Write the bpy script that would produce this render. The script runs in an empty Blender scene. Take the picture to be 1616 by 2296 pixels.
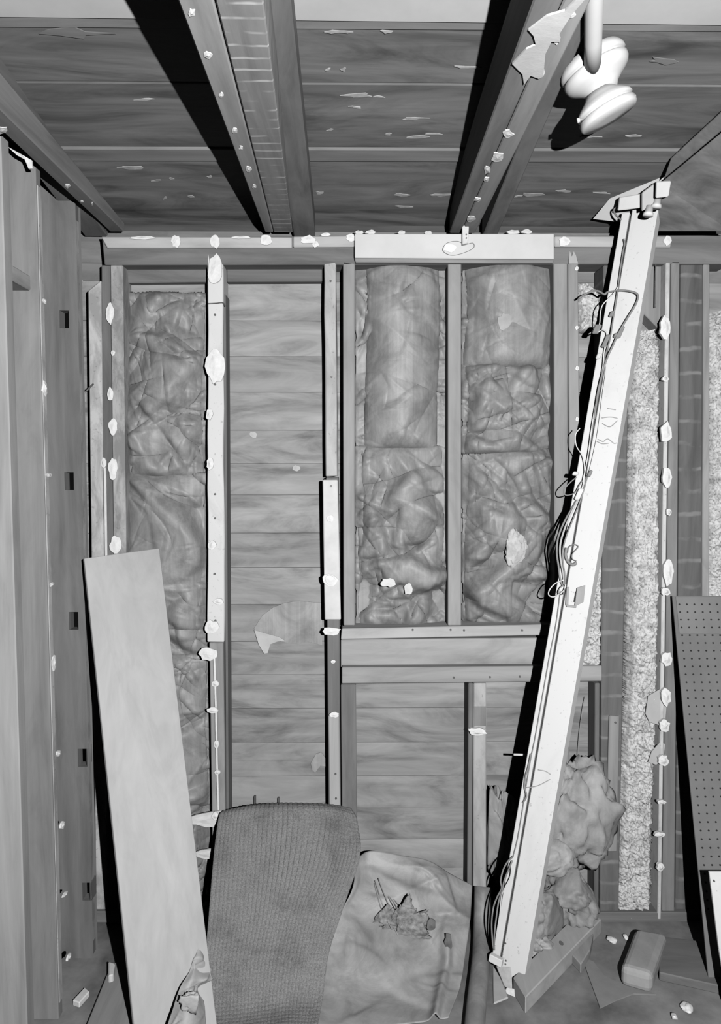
import bpy, bmesh, math, random
import numpy as np
from mathutils import Vector, Matrix, noise as mnoise

# ------------------------------------------------------------------ camera, world, flash, exposure
F = 1600.0                       # focal length in pixels of the 1616 x 2296 frame
CX, CY = 808.0, 1148.0
YAW = math.atan(23 / F)
PITCH = math.atan(98 / F)
CAMZ = 1.65
scene = bpy.context.scene
COL = scene.collection
cam_data = bpy.data.cameras.new('camera')
cam_data.sensor_fit = 'HORIZONTAL'
cam_data.sensor_width = 36.0
cam_data.lens = 36.0 * F / 1616.0
cam_data.clip_start = 0.01
cam = bpy.data.objects.new('camera', cam_data)
cam.location = (0, 0, CAMZ)
cam.rotation_euler = (math.pi / 2 - PITCH, 0, -YAW)
COL.objects.link(cam)
scene.camera = cam

world = bpy.data.worlds.new('world')
scene.world = world
world.use_nodes = True
world.node_tree.nodes['Background'].inputs[0].default_value = (1, 1, 1, 1)
world.node_tree.nodes['Background'].inputs[1].default_value = 0.006

flash_data = bpy.data.lights.new('flash', 'POINT')
flash_data.energy = 455
flash_data.shadow_soft_size = 0.009
flash = bpy.data.objects.new('flash', flash_data)
flash.location = (0.36, -0.30, CAMZ + 0.12)
COL.objects.link(flash)

vs = scene.view_settings
vs.view_transform = 'Standard'
vs.look = 'None'
vs.gamma = 1
vs.use_curve_mapping = False
vs.exposure = 0.0
scene.cycles.diffuse_bounces = 0      # a bare flash on contrasty film: unlit recesses stay black

# ------------------------------------------------------------------ projection of photo pixels onto planes of the place
_f = Vector((math.sin(YAW) * math.cos(PITCH), math.cos(YAW) * math.cos(PITCH), -math.sin(PITCH)))
_r = Vector((math.cos(YAW), -math.sin(YAW), 0))
_u = _r.cross(_f)
ORG = Vector((0, 0, CAMZ))


def ray(px, py):
    return _f + _r * ((px - CX) / F) + _u * ((CY - py) / F)


def PY(px, py, Y):
    d = ray(px, py)
    return ORG + d * (Y / d.y)


def PX(px, py, X):
    d = ray(px, py)
    return ORG + d * (X / d.x)


def PZ(px, py, Z):
    d = ray(px, py)
    return ORG + d * ((Z - CAMZ) / d.z)


def PP(px, py, p, n):
    d = ray(px, py)
    return ORG + d * ((p - ORG).dot(n) / d.dot(n))


YW = 2.50          # faces of the studs of the back wall
YS = 2.60          # sheathing behind them
ZJ = 2.462         # underside of the ceiling joists
XL = -0.875        # stud faces of the left wall
XLS = -0.985       # sheathing of the left wall
DECK0, SLOPE = 2.535, 0.15


def deckz(Y, off=0.0):
    return DECK0 + off + SLOPE * (2.55 - Y)


DN = Vector((0, SLOPE, 1)).normalized()


def PD(px, py, off=0.0):
    return PP(px, py, Vector((0, 2.55, DECK0 + off)), DN)


# ------------------------------------------------------------------ materials
MATS = {}


def _new(name):
    m = bpy.data.materials.new(name)
    m.use_nodes = True
    nt = m.node_tree
    return m, nt, nt.nodes['Principled BSDF']


def _ramp(nt, stops):
    r = nt.nodes.new('ShaderNodeValToRGB')
    e = r.color_ramp.elements
    while len(e) < len(stops):
        e.new(0.5)
    for el, (p, v) in zip(e, stops):
        el.position = p
        el.color = (v, v, v, 1)
    return r


def _coords(nt, scale, shift=True):
    tc = nt.nodes.new('ShaderNodeTexCoord')
    mp = nt.nodes.new('ShaderNodeMapping')
    mp.inputs['Scale'].default_value = scale
    nt.links.new(tc.outputs['Object'], mp.inputs['Vector'])
    if shift:
        oi = nt.nodes.new('ShaderNodeObjectInfo')
        mu = nt.nodes.new('ShaderNodeMath')
        mu.operation = 'MULTIPLY'
        mu.inputs[1].default_value = 37.0
        nt.links.new(oi.outputs['Random'], mu.inputs[0])
        cb = nt.nodes.new('ShaderNodeCombineXYZ')
        for k in range(3):
            nt.links.new(mu.outputs[0], cb.inputs[k])
        nt.links.new(cb.outputs[0], mp.inputs['Location'])
    return mp


def _noise(nt, vec, scale, detail=4, rough=0.55, dist=0.0):
    n = nt.nodes.new('ShaderNodeTexNoise')
    n.inputs['Scale'].default_value = scale
    n.inputs['Detail'].default_value = detail
    n.inputs['Roughness'].default_value = rough
    n.inputs['Distortion'].default_value = dist
    nt.links.new(vec.outputs[0], n.inputs['Vector'])
    return n


def _mix(nt, a, b, fac, mode='MULTIPLY'):
    m = nt.nodes.new('ShaderNodeMix')
    m.data_type = 'RGBA'
    m.blend_type = mode
    if isinstance(fac, (int, float)):
        m.inputs[0].default_value = fac
    else:
        nt.links.new(fac, m.inputs[0])
    nt.links.new(a, m.inputs[6])
    if isinstance(b, float):
        m.inputs[7].default_value = (b, b, b, 1)
    else:
        nt.links.new(b, m.inputs[7])
    return m.outputs[2]


def _vary(nt, col, amount):
    oi = nt.nodes.new('ShaderNodeObjectInfo')
    r = _ramp(nt, [(0.0, 1 - amount), (1.0, 1.0)])
    nt.links.new(oi.outputs['Random'], r.inputs[0])
    return _mix(nt, col, r.outputs[0], 1.0)


def wood(v, axis='z', contrast=0.35, rough=0.75, vary=0.2, freq=1.0, stain=0.3, lath=None):
    """grey wood, grain running along one local axis; v is the mean reflectance"""
    key = ('wood', v, axis, contrast, rough, vary, freq, stain, lath)
    if key in MATS:
        return MATS[key]
    m, nt, b = _new('wood_%s_%d' % (axis, int(v * 1000)))
    s = {'x': (1.2, 22, 22), 'y': (22, 1.2, 22), 'z': (22, 22, 1.2)}[axis]
    s = tuple(k * freq for k in s)
    mp = _coords(nt, s)
    n1 = _noise(nt, mp, 1.0, 5, 0.6, 0.6)
    r1 = _ramp(nt, [(0.25, v * (1 - contrast)), (0.5, v), (0.78, min(0.95, v * (1 + contrast)))])
    nt.links.new(n1.outputs['Fac'], r1.inputs[0])
    s2 = {'x': (0.8, 3.5, 3.5), 'y': (3.5, 0.8, 3.5), 'z': (3.5, 3.5, 0.8)}[axis]
    mp2 = _coords(nt, tuple(k * 2.6 for k in s2))
    n2 = _noise(nt, mp2, 1.0, 6, 0.62, 1.6)
    r2 = _ramp(nt, [(0.3, 1 - stain), (0.5, 1 - stain * 0.35), (0.68, 1.0)])
    nt.links.new(n2.outputs['Fac'], r2.inputs[0])
    col = _mix(nt, r1.outputs[0], r2.outputs[0], 1.0)
    if lath:
        ax = {'x': 0, 'y': 1, 'z': 2}[axis]
        tc = nt.nodes.new('ShaderNodeTexCoord')
        sp = nt.nodes.new('ShaderNodeSeparateXYZ')
        nt.links.new(tc.outputs['Object'], sp.inputs[0])
        nz = _noise(nt, _coords(nt, (9, 9, 9)), 1.0, 2)
        ad = nt.nodes.new('ShaderNodeMath')
        ad.operation = 'MULTIPLY_ADD'
        ad.inputs[1].default_value = lath[0]
        nt.links.new(sp.outputs[ax], ad.inputs[0])
        m2 = nt.nodes.new('ShaderNodeMath')
        m2.operation = 'MULTIPLY'
        m2.inputs[1].default_value = 0.5
        nt.links.new(nz.outputs['Fac'], m2.inputs[0])
        nt.links.new(m2.outputs[0], ad.inputs[2])
        fr = nt.nodes.new('ShaderNodeMath')
        fr.operation = 'FRACT'
        nt.links.new(ad.outputs[0], fr.inputs[0])
        rl = _ramp(nt, [(0.0, 0.0), (0.78, 0.0), (0.86, 1.0), (0.95, 1.0), (1.0, 0.0)])
        nt.links.new(fr.outputs[0], rl.inputs[0])
        nb = _noise(nt, _coords(nt, (14, 14, 14)), 1.0, 3)
        rb = _ramp(nt, [(0.38, 0.0), (0.6, 1.0)])
        nt.links.new(nb.outputs['Fac'], rb.inputs[0])
        fac = _mix(nt, rl.outputs[0], rb.outputs[0], 1.0)
        col = _mix(nt, col, float(lath[1]), fac, 'MIX')
    if vary:
        col = _vary(nt, col, vary)
    nt.links.new(col, b.inputs['Base Color'])
    b.inputs['Roughness'].default_value = rough
    b.inputs['Specular IOR Level'].default_value = 0.25
    bp = nt.nodes.new('ShaderNodeBump')
    bp.inputs['Strength'].default_value = 0.25
    bp.inputs['Distance'].default_value = 0.002
    nt.links.new(n1.outputs['Fac'], bp.inputs['Height'])
    nt.links.new(bp.outputs[0], b.inputs['Normal'])
    MATS[key] = m
    return m


def plain(v, rough=0.6, spot=0.12, scale=18.0, spec=0.3, bump=0.1, metal=0.0, vary=0.0):
    key = ('plain', v, rough, spot, scale, spec, bump, metal, vary)
    if key in MATS:
        return MATS[key]
    m, nt, b = _new('plain_%d' % int(v * 1000))
    mp = _coords(nt, (1, 1, 1))
    n = _noise(nt, mp, scale, 5, 0.6)
    r = _ramp(nt, [(0.3, v * (1 - spot)), (0.7, min(0.97, v * (1 + spot)))])
    nt.links.new(n.outputs['Fac'], r.inputs[0])
    col = r.outputs[0]
    if vary:
        col = _vary(nt, col, vary)
    nt.links.new(col, b.inputs['Base Color'])
    b.inputs['Roughness'].default_value = rough
    b.inputs['Specular IOR Level'].default_value = spec
    b.inputs['Metallic'].default_value = metal
    if bump:
        bp = nt.nodes.new('ShaderNodeBump')
        bp.inputs['Strength'].default_value = bump
        bp.inputs['Distance'].default_value = 0.004
        nt.links.new(n.outputs['Fac'], bp.inputs['Height'])
        nt.links.new(bp.outputs[0], b.inputs['Normal'])
    MATS[key] = m
    return m


def painted(v, dirt=0.5, amount=0.4, scale=10.0, axis='z'):
    """old white paint with worn, dirty patches"""
    key = ('painted', v, dirt, amount, scale, axis)
    if key in MATS:
        return MATS[key]
    m, nt, b = _new('painted_%d' % int(v * 1000))
    s = {'x': (0.4, 1, 1), 'y': (1, 0.4, 1), 'z': (1, 1, 0.4)}[axis]
    n = _noise(nt, _coords(nt, s), scale, 6, 0.65, 0.5)
    r = _ramp(nt, [(amount - 0.08, v * dirt), (amount + 0.1, v)])
    nt.links.new(n.outputs['Fac'], r.inputs[0])
    n2 = _noise(nt, _coords(nt, (1, 1, 1)), 90, 3, 0.6)
    r2 = _ramp(nt, [(0.28, 0.7), (0.36, 1.0)])
    nt.links.new(n2.outputs['Fac'], r2.inputs[0])
    col = _mix(nt, r.outputs[0], r2.outputs[0], 1.0)
    nt.links.new(col, b.inputs['Base Color'])
    b.inputs['Roughness'].default_value = 0.55
    b.inputs['Specular IOR Level'].default_value = 0.3
    MATS[key] = m
    return m


def kraft(v, spec=0.5, rough=0.42, streak=0.12):
    """asphalt-backed paper facing: faint fine lines down its length and a dull sheen"""
    key = ('kraft', v, spec, rough, streak)
    if key in MATS:
        return MATS[key]
    m, nt, b = _new('kraft_%d' % int(v * 1000))
    n1 = _noise(nt, _coords(nt, (90, 90, 1.2)), 1.0, 3, 0.6)
    r1 = _ramp(nt, [(0.3, v * (1 - streak)), (0.7, v * (1 + streak))])
    nt.links.new(n1.outputs['Fac'], r1.inputs[0])
    n2 = _noise(nt, _coords(nt, (1, 1, 1)), 9.0, 6, 0.65, 0.6)
    r2 = _ramp(nt, [(0.32, 0.62), (0.58, 1.0), (0.8, 1.2)])
    nt.links.new(n2.outputs['Fac'], r2.inputs[0])
    col = _mix(nt, r1.outputs[0], r2.outputs[0], 1.0)
    nt.links.new(col, b.inputs['Base Color'])
    b.inputs['Roughness'].default_value = rough
    b.inputs['Specular IOR Level'].default_value = spec
    bp = nt.nodes.new('ShaderNodeBump')
    bp.inputs['Strength'].default_value = 0.35
    bp.inputs['Distance'].default_value = 0.006
    nt.links.new(n2.outputs['Fac'], bp.inputs['Height'])
    nt.links.new(bp.outputs[0], b.inputs['Normal'])
    MATS[key] = m
    return m


def fleece(v):
    """loose fibrous mineral wool"""
    key = ('fleece', v)
    if key in MATS:
        return MATS[key]
    m, nt, b = _new('mineral_wool')
    n1 = _noise(nt, _coords(nt, (1, 1, 1)), 120, 5, 0.7)
    r1 = _ramp(nt, [(0.36, v * 0.4), (0.47, v * 0.95), (0.7, min(0.95, v * 1.2))])
    nt.links.new(n1.outputs['Fac'], r1.inputs[0])
    n2 = _noise(nt, _coords(nt, (1, 1, 1)), 22, 4, 0.6)
    r2 = _ramp(nt, [(0.34, 0.66), (0.55, 1.0)])
    nt.links.new(n2.outputs['Fac'], r2.inputs[0])
    col = _mix(nt, r1.outputs[0], r2.outputs[0], 1.0)
    nt.links.new(col, b.inputs['Base Color'])
    b.inputs['Roughness'].default_value = 1.0
    b.inputs['Specular IOR Level'].default_value = 0.0
    bp = nt.nodes.new('ShaderNodeBump')
    bp.inputs['Strength'].default_value = 0.35
    bp.inputs['Distance'].default_value = 0.005
    nt.links.new(n1.outputs['Fac'], bp.inputs['Height'])
    nt.links.new(bp.outputs[0], b.inputs['Normal'])
    MATS[key] = m
    return m


WHITE = plain(0.60, 0.75, 0.08, 40, 0.15, 0.3)
PLASTER = plain(0.70, 0.85, 0.08, 60, 0.1, 0.5)
NAIL = plain(0.10, 0.5, 0.3, 60, 0.5, 0.0)
DARKHOLE = plain(0.03, 0.9, 0.2, 60, 0.1, 0.0)

# ------------------------------------------------------------------ mesh helpers


def link(name, mesh, mat, parent=None, loc=None):
    o = bpy.data.objects.new(name, mesh)
    COL.objects.link(o)
    if mat is not None:
        mesh.materials.append(mat)
    if loc is not None:
        o.location = loc
    if parent is not None:
        o.parent = parent
        # parents are never rotated or scaled, only moved
        off = parent.location.copy()
        q = parent.parent
        while q is not None:
            off += q.location
            q = q.parent
        o.location = o.location - off
    return o


def tag(o, label, cat, group=None):
    o['label'] = label
    o['category'] = cat
    if group:
        o['group'] = group
    return o


def structure(o):
    o['kind'] = 'structure'
    return o


def empty(name, loc, label, cat, group=None):
    o = bpy.data.objects.new(name, None)
    o.location = loc
    o.empty_display_size = 0.05
    COL.objects.link(o)
    return tag(o, label, cat, group)


def from_bm(name, bm, mat, parent=None, smooth=False):
    c = Vector((0, 0, 0))
    lo = Vector((1e9,) * 3)
    hi = Vector((-1e9,) * 3)
    for v in bm.verts:
        for k in range(3):
            lo[k] = min(lo[k], v.co[k])
            hi[k] = max(hi[k], v.co[k])
    c = (lo + hi) / 2
    for v in bm.verts:
        v.co -= c
    bmesh.ops.recalc_face_normals(bm, faces=bm.faces)
    me = bpy.data.meshes.new(name)
    bm.to_mesh(me)
    bm.free()
    if smooth:
        for p in me.polygons:
            p.use_smooth = True
    return link(name, me, mat, parent, c)


def hexa(name, pts, mat, parent=None, bevel=0.003, seg=1, cuts=0, jitter=0.0, seed=0):
    """a block from 8 corners: front TL,TR,BR,BL then back TL,TR,BR,BL"""
    bm = bmesh.new()
    v = [bm.verts.new(p) for p in pts]
    for idx in ((0, 1, 2, 3), (7, 6, 5, 4), (0, 4, 5, 1), (1, 5, 6, 2), (2, 6, 7, 3), (3, 7, 4, 0)):
        bm.faces.new([v[i] for i in idx])
    if cuts:
        ln = {}
        es = sorted(bm.edges, key=lambda e: -e.calc_length())[:4]
        bmesh.ops.subdivide_edges(bm, edges=es, cuts=cuts, use_grid_fill=True)
        rg = random.Random(seed)
        for q in bm.verts:
            q.co += Vector((rg.uniform(-1, 1), rg.uniform(-1, 1), rg.uniform(-1, 1))) * jitter
    if bevel:
        bmesh.ops.recalc_face_normals(bm, faces=bm.faces)
        ed = [e for e in bm.edges if len(e.link_faces) == 2 and e.calc_face_angle(0) > 0.8]
        bmesh.ops.bevel(bm, geom=ed, offset=bevel, segments=seg, profile=0.5, affect='EDGES', clamp_overlap=True)
    return from_bm(name, bm, mat, parent)


def board(name, quad, Y0, Y1, mat, parent=None, bevel=0.003, cuts=0, jitter=0.0, seed=0):
    """a member whose front face covers the four photo points (TL,TR,BR,BL) in the plane Y0, reaching back to Y1"""
    fr = [PY(x, y, Y0) for x, y in quad]
    bk = [Vector((p.x, Y1, p.z)) for p in fr]
    return hexa(name, fr + bk, mat, parent, bevel, cuts=cuts, jitter=jitter, seed=seed)


def rect(x0, y0, x1, y1):
    return [(x0, y0), (x1, y0), (x1, y1), (x0, y1)]


def slab(name, quad, ztop, zbot, mat, parent=None, bevel=0.003, seg=1):
    """a piece lying on the floor: four photo points of its top face"""
    tp = [PZ(x, y, ztop) for x, y in quad]
    bt = [Vector((p.x, p.y, zbot)) for p in tp]
    return hexa(name, tp + bt, mat, parent, bevel, 3 if bevel > 0.01 else 1)


def box(name, lo, hi, mat, parent=None, bevel=0.003):
    x0, y0, z0 = lo
    x1, y1, z1 = hi
    P = [(x0, y0, z1), (x1, y0, z1), (x1, y0, z0), (x0, y0, z0), (x0, y1, z1), (x1, y1, z1), (x1, y1, z0), (x0, y1, z0)]
    return hexa(name, [Vector(p) for p in P], mat, parent, bevel)


def obox(name, c, ax, half, mat, parent=None, bevel=0.003):
    """oriented block: centre, three unit axes, three half sizes"""
    a, b, d = ax[0] * half[0], ax[1] * half[1], ax[2] * half[2]
    P = [c - a - b + d, c + a - b + d, c + a - b - d, c - a - b - d, c - a + b + d, c + a + b + d, c + a + b - d, c - a + b - d]
    return hexa(name, P, mat, parent, bevel)


def poly_sheet(name, pts, thick, n, mat, parent=None, dome=0.0):
    """a flat or slightly domed torn piece: outline points in the place, thickness along n"""
    bm = bmesh.new()
    c = sum(pts, Vector()) / len(pts)
    out = [bm.verts.new(p) for p in pts]
    if not dome:
        rim = [bm.verts.new(p + n * thick) for p in pts]
        k = len(pts)
        for i in range(k):
            j = (i + 1) % k
            bm.faces.new((out[i], out[j], rim[j], rim[i]))
        bm.faces.new(list(reversed(out)))
        bm.faces.new(rim)
        return from_bm(name, bm, mat, parent)
    mid = [bm.verts.new(c + (p - c) * 0.6 + n * (thick * 0.6 + dome)) for p in pts]
    rim = [bm.verts.new(p + n * thick) for p in pts]
    top = bm.verts.new(c + n * (thick + dome * 1.4))
    k = len(pts)
    for i in range(k):
        j = (i + 1) % k
        bm.faces.new((out[i], out[j], rim[j], rim[i]))
        bm.faces.new((rim[i], rim[j], mid[j], mid[i]))
        bm.faces.new((mid[i], mid[j], top))
    bm.faces.new(list(reversed(out)))
    return from_bm(name, bm, mat, parent)


def blob(px, py, rx, ry, Y, parent, name='plaster_blob', seed=0, thick=0.004, mat=None, k=14, ang=0.0):
    """dab of plaster or joint compound stuck on a face of the back wall (photo pixels)"""
    rg = random.Random(seed * 131 + int(px) * 7 + int(py))
    pts = []
    for i in range(k):
        a = 2 * math.pi * i / k
        q = rg.uniform(0.78, 1.12)
        x, y = rx * q * math.cos(a), ry * q * math.sin(a)
        pts.append(PY(px + x * math.cos(ang) - y * math.sin(ang), py + x * math.sin(ang) + y * math.cos(ang), Y))
    return poly_sheet(name, pts, thick, Vector((0, -1, 0)), mat or PLASTER, parent, dome=thick * 0.5)


def nail(px, py, Y, parent, r=0.0045, name='nail'):
    c = PY(px, py, Y)
    bm = bmesh.new()
    bmesh.ops.create_cone(bm, cap_ends=True, segments=7, radius1=r, radius2=r * 0.8, depth=0.008,
                          matrix=Matrix.Translation(c) @ Matrix.Rotation(math.pi / 2, 4, 'X'))
    return from_bm(name, bm, NAIL, parent)


def catmull(P, n):
    """resample a list of vectors to n points along a Catmull-Rom curve"""
    P = np.array([tuple(p) for p in P], float)
    if len(P) == 2:
        t = np.linspace(0, 1, n)[:, None]
        return P[0] * (1 - t) + P[1] * t
    Q = np.vstack([2 * P[0] - P[1], P, 2 * P[-1] - P[-2]])
    out = []
    for s in np.linspace(0, len(P) - 1, n):
        i = min(int(s), len(P) - 2)
        t = s - i
        a, b, c, d = Q[i], Q[i + 1], Q[i + 2], Q[i + 3]
        out.append(0.5 * ((2 * b) + (-a + c) * t + (2 * a - 5 * b + 4 * c - d) * t * t + (-a + 3 * b - 3 * c + d) * t ** 3))
    return np.array(out)


def tube(name, pts, r, mat, parent=None, seg=6, n=None, closed_ends=True):
    """a wire or pipe through points"""
    n = n or max(8, len(pts) * 6)
    C = catmull(pts, n)
    bm = bmesh.new()
    rings = []
    up = Vector((0.3, -1, 0.2)).normalized()
    for i in range(n):
        t = Vector(C[min(i + 1, n - 1)] - C[max(i - 1, 0)]).normalized()
        a = t.cross(up)
        if a.length < 1e-4:
            a = t.cross(Vector((1, 0, 0)))
        a.normalize()
        b = t.cross(a)
        rings.append([bm.verts.new(Vector(C[i]) + (a * math.cos(2 * math.pi * k / seg) + b * math.sin(2 * math.pi * k / seg)) * r) for k in range(seg)])
    for i in range(n - 1):
        for k in range(seg):
            l = (k + 1) % seg
            bm.faces.new((rings[i][k], rings[i][l], rings[i + 1][l], rings[i + 1][k]))
    bm.faces.new(rings[0])
    bm.faces.new(list(reversed(rings[-1])))
    return from_bm(name, bm, mat, parent, smooth=True)


def lathe(name, prof, c, axis, mat, parent=None, seg=36):
    """turned body: profile (distance along the axis, radius)"""
    axis = axis.normalized()
    a = axis.cross(Vector((0, 1, 0.2))).normalized()
    b = axis.cross(a)
    bm = bmesh.new()
    rings = [[bm.verts.new(c + axis * h + (a * math.cos(2 * math.pi * k / seg) + b * math.sin(2 * math.pi * k / seg)) * r) for k in range(seg)] for h, r in prof]
    for i in range(len(prof) - 1):
        for k in range(seg):
            l = (k + 1) % seg
            bm.faces.new((rings[i][k], rings[i][l], rings[i + 1][l], rings[i + 1][k]))
    bm.faces.new(rings[0])
    bm.faces.new(list(reversed(rings[-1])))
    return from_bm(name, bm, mat, parent, smooth=True)


def creases(seed, n, W, H, amp, length, width, folds=0.5):
    """height field of sharp creases and folds over a W x H sheet (metres)"""
    rg = np.random.RandomState(seed)
    par = []
    for i in range(n):
        s = rg.rand() ** 1.6
        par.append((rg.rand() * W, rg.rand() * H, rg.rand() * math.pi, amp * (0.25 + s) * rg.choice([-1, 1], p=[0.4, 0.6]),
                    length * (0.35 + s), width * (0.4 + s), rg.uniform(-2.5, 2.5), rg.rand() < folds))

    def fn(x, y):
        h = np.zeros_like(x)
        for cx, cy, th, a, L, w, k, fold in par:
            dx, dy = x - cx, y - cy
            s = dx * math.cos(th) + dy * math.sin(th)
            d = -dx * math.sin(th) + dy * math.cos(th) + k * s * s
            if fold:
                h += a * 0.8 * np.tanh(d / (w * 0.5)) * np.exp(-(s / L) ** 2 - (d / (L * 0.7)) ** 2)
            else:
                h += a * np.exp(-np.abs(d) / w) * np.exp(-(s / L) ** 2)
        return h
    return fn


def grid_mesh(name, V, mat, parent=None, smooth=True, thick=0.0):
    """V: array (nv, nu, 3)"""
    nv, nu = V.shape[:2]
    c = (V.reshape(-1, 3).min(0) + V.reshape(-1, 3).max(0)) / 2
    verts = (V.reshape(-1, 3) - c)
    i = np.arange(nv - 1)[:, None] * nu + np.arange(nu - 1)[None, :]
    faces = np.stack([i, i + 1, i + 1 + nu, i + nu], -1).reshape(-1, 4)
    me = bpy.data.meshes.new(name)
    me.from_pydata(verts.tolist(), [], faces.tolist())
    if smooth:
        me.polygons.foreach_set('use_smooth', [True] * len(me.polygons))
    me.update()
    o = link(name, me, mat, parent, Vector(c))
    if thick:
        md = o.modifiers.new('thickness', 'SOLIDIFY')
        md.thickness = thick
        md.offset = 0
    return o


def patch(name, ctrl, nu, nv, mat, parent=None, disp=None, thick=0.003, smooth=True):
    """a sheet through rows of control points, displaced along its normal"""
    rows = [catmull(r, nu) for r in ctrl]
    V = np.zeros((nv, nu, 3))
    R = np.array(rows)
    for j in range(nu):
        V[:, j, :] = catmull(R[:, j, :], nv)
    if disp is not None:
        du = np.gradient(V, axis=1)
        dv = np.gradient(V, axis=0)
        N = np.cross(du, dv)
        N /= np.linalg.norm(N, axis=2, keepdims=True) + 1e-9
        if N[:, :, 1].mean() > 0:
            N = -N
        su = np.cumsum(np.linalg.norm(du, axis=2), axis=1)
        sv = np.cumsum(np.linalg.norm(dv, axis=2), axis=0)
        V = V + N * disp(su, sv, np.linspace(0, 1, nu)[None, :].repeat(nv, 0), np.linspace(0, 1, nv)[:, None].repeat(nu, 1))[:, :, None]
    return grid_mesh(name, V, mat, parent, smooth, thick)


def lump(name, c, rad, mat, seed, label, cat, group=None, sub=5, amp=0.25, n=26, flat=None, parent=None, sharp=0.03, facets=6, pleats=0.05):
    """a crumpled wad: sphere pushed about by many planar creases"""
    bm = bmesh.new()
    bmesh.ops.create_icosphere(bm, subdivisions=sub, radius=1.0)
    P = np.array([v.co[:] for v in bm.verts])
    rg = np.random.RandomState(seed)
    h = np.ones(len(P))
    for i in range(n):
        d = rg.normal(size=3)
        d /= np.linalg.norm(d)
        q = P @ d - rg.uniform(-0.7, 0.9)
        a = amp * rg.uniform(-0.5, 0.5)
        w = sharp * rg.uniform(0.5, 2.5)
        e = rg.normal(size=3)
        e /= np.linalg.norm(e)
        win = np.exp(-((P @ e - rg.uniform(-1, 1)) / 0.6) ** 2)
        h += a * (np.exp(-np.abs(q) / w) if i % 2 else np.tanh(q / w) * 0.6) * win
    th = np.arctan2(P[:, 1], P[:, 0])
    ph = rg.uniform(0, 6)
    h += pleats * (np.abs(np.sin(th * 3.5 + 1.6 * np.sin(P[:, 2] * 3 + ph))) - 0.5) + pleats * 0.6 * (np.abs(np.sin(th * 7.3 + 2.2 * np.sin(P[:, 2] * 5 + ph))) - 0.5)
    h += pleats * 0.8 * (np.abs(np.sin(P[:, 2] * 6 + 2 * P[:, 0] + ph)) - 0.5)
    for i in range(facets):
        d = rg.normal(size=3)
        d /= np.linalg.norm(d)
        t = rg.uniform(0.62, 0.9)
        q = (P * h[:, None]) @ d
        over = q > t
        h[over] *= (t + (q[over] - t) * 0.12) / q[over]
    for v, k, p in zip(bm.verts, h, P):
        v.co = Vector((p[0] * rad[0] * k, p[1] * rad[1] * k, p[2] * rad[2] * k)) + Vector(c)
        if flat is not None and v.co.z < flat:
            v.co.z = flat
    o = from_bm(name, bm, mat, parent, smooth=True)
    if label:
        tag(o, label, cat, group)
    return o


# ================================================================== STRUCTURE
# floor
FLOOR = plain(0.18, 0.6, 0.45, 7, 0.35, 0.25)
fl = structure(box('floor', (-1.25, 0.6, -0.05), (1.8, 2.75, 0.0), FLOOR, bevel=0))

# back wall: backing and horizontal sheathing planks
wb = structure(box('wall_back', (-0.995, YS + 0.03, -0.05), (1.8, YS + 0.06, 2.62), wood(0.10, 'x'), bevel=0))
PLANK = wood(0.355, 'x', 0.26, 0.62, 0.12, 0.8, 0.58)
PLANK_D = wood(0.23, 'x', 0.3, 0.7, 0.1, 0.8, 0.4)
seams = [520, 592, 632, 720, 800, 880, 965, 1040, 1110, 1195, 1272, 1355, 1438, 1512, 1588, 1665, 1740, 1812, 1883, 1948, 2015, 2085]
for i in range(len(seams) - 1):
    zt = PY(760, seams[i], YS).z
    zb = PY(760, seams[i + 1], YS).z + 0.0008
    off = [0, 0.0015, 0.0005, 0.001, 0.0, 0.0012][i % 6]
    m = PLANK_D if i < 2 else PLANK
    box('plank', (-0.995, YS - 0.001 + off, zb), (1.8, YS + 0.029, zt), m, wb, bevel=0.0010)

# left wall: backing and planks seen between its studs
wl = structure(box('wall_left', (XLS - 0.06, 0.6, -0.05), (XLS - 0.03, 2.29, 2.95), wood(0.08, 'y'), bevel=0))
WLP = wood(0.20, 'z', 0.3, 0.8, 0.25)
ys = [0.62, 0.86, 1.10, 1.34, 1.58, 1.80, 2.02, 2.16, 2.28]
for i in range(len(ys) - 1):
    box('plank', (XLS - 0.029, ys[i] + 0.002, 0.0), (XLS - 0.002, ys[i + 1], 2.9), WLP, wl, bevel=0.002)

# right wall, out of the frame
wr = structure(box('wall_right', (1.74, 0.6, -0.05), (1.78, YS + 0.03, 2.95), wood(0.16, 'z'), bevel=0))

# sloping roof boards that make the ceiling
cl = structure(hexa('ceiling', [Vector((x, y, deckz(y, o))) for o in (0.024, 0.044) for x, y in ((-1.3, 2.74), (1.85, 2.74), (1.85, 0.5), (-1.3, 0.5))], wood(0.05, 'x'), bevel=0))
DECK = wood(0.195, 'x', 0.45, 0.7, 0.15, 0.5, 0.6)
DECK2 = wood(0.20, 'x', 0.35, 0.7, 0.1, 0.6, 0.3)
PANEL = plain(0.40, 0.7, 0.08, 6, 0.2, 0.05)
rows = [(640, 640, DECK, 0), (358, 358, DECK, 0), (330, 331, DECK2, -0.006), (186, 190, DECK, 0.0), (62, 66, DECK, 0.002), (32, 52, DECK2, -0.003), (-330, -310, PANEL, -0.008)]
for i in range(1, len(rows)):
    a, b = rows[i - 1], rows[i]
    y0l, y0r, y1l, y1r = PD(100, a[0]).y, PD(1500, a[1]).y, PD(100, b[0]).y, PD(1500, b[1]).y
    if i == 1:
        y0l = y0r = 2.72
    o = b[3]
    q = []
    for oo in (o, 0.022):
        q += [Vector((-1.28, y0l - 0.0015, deckz(y0l, oo))), Vector((1.8, y0r - 0.0015, deckz(y0r, oo))),
              Vector((1.8, y1r + 0.0015, deckz(y1r, oo))), Vector((-1.28, y1l + 0.0015, deckz(y1l, oo)))]
    hexa('roof_board', q, b[2], cl, bevel=0.002)
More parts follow.
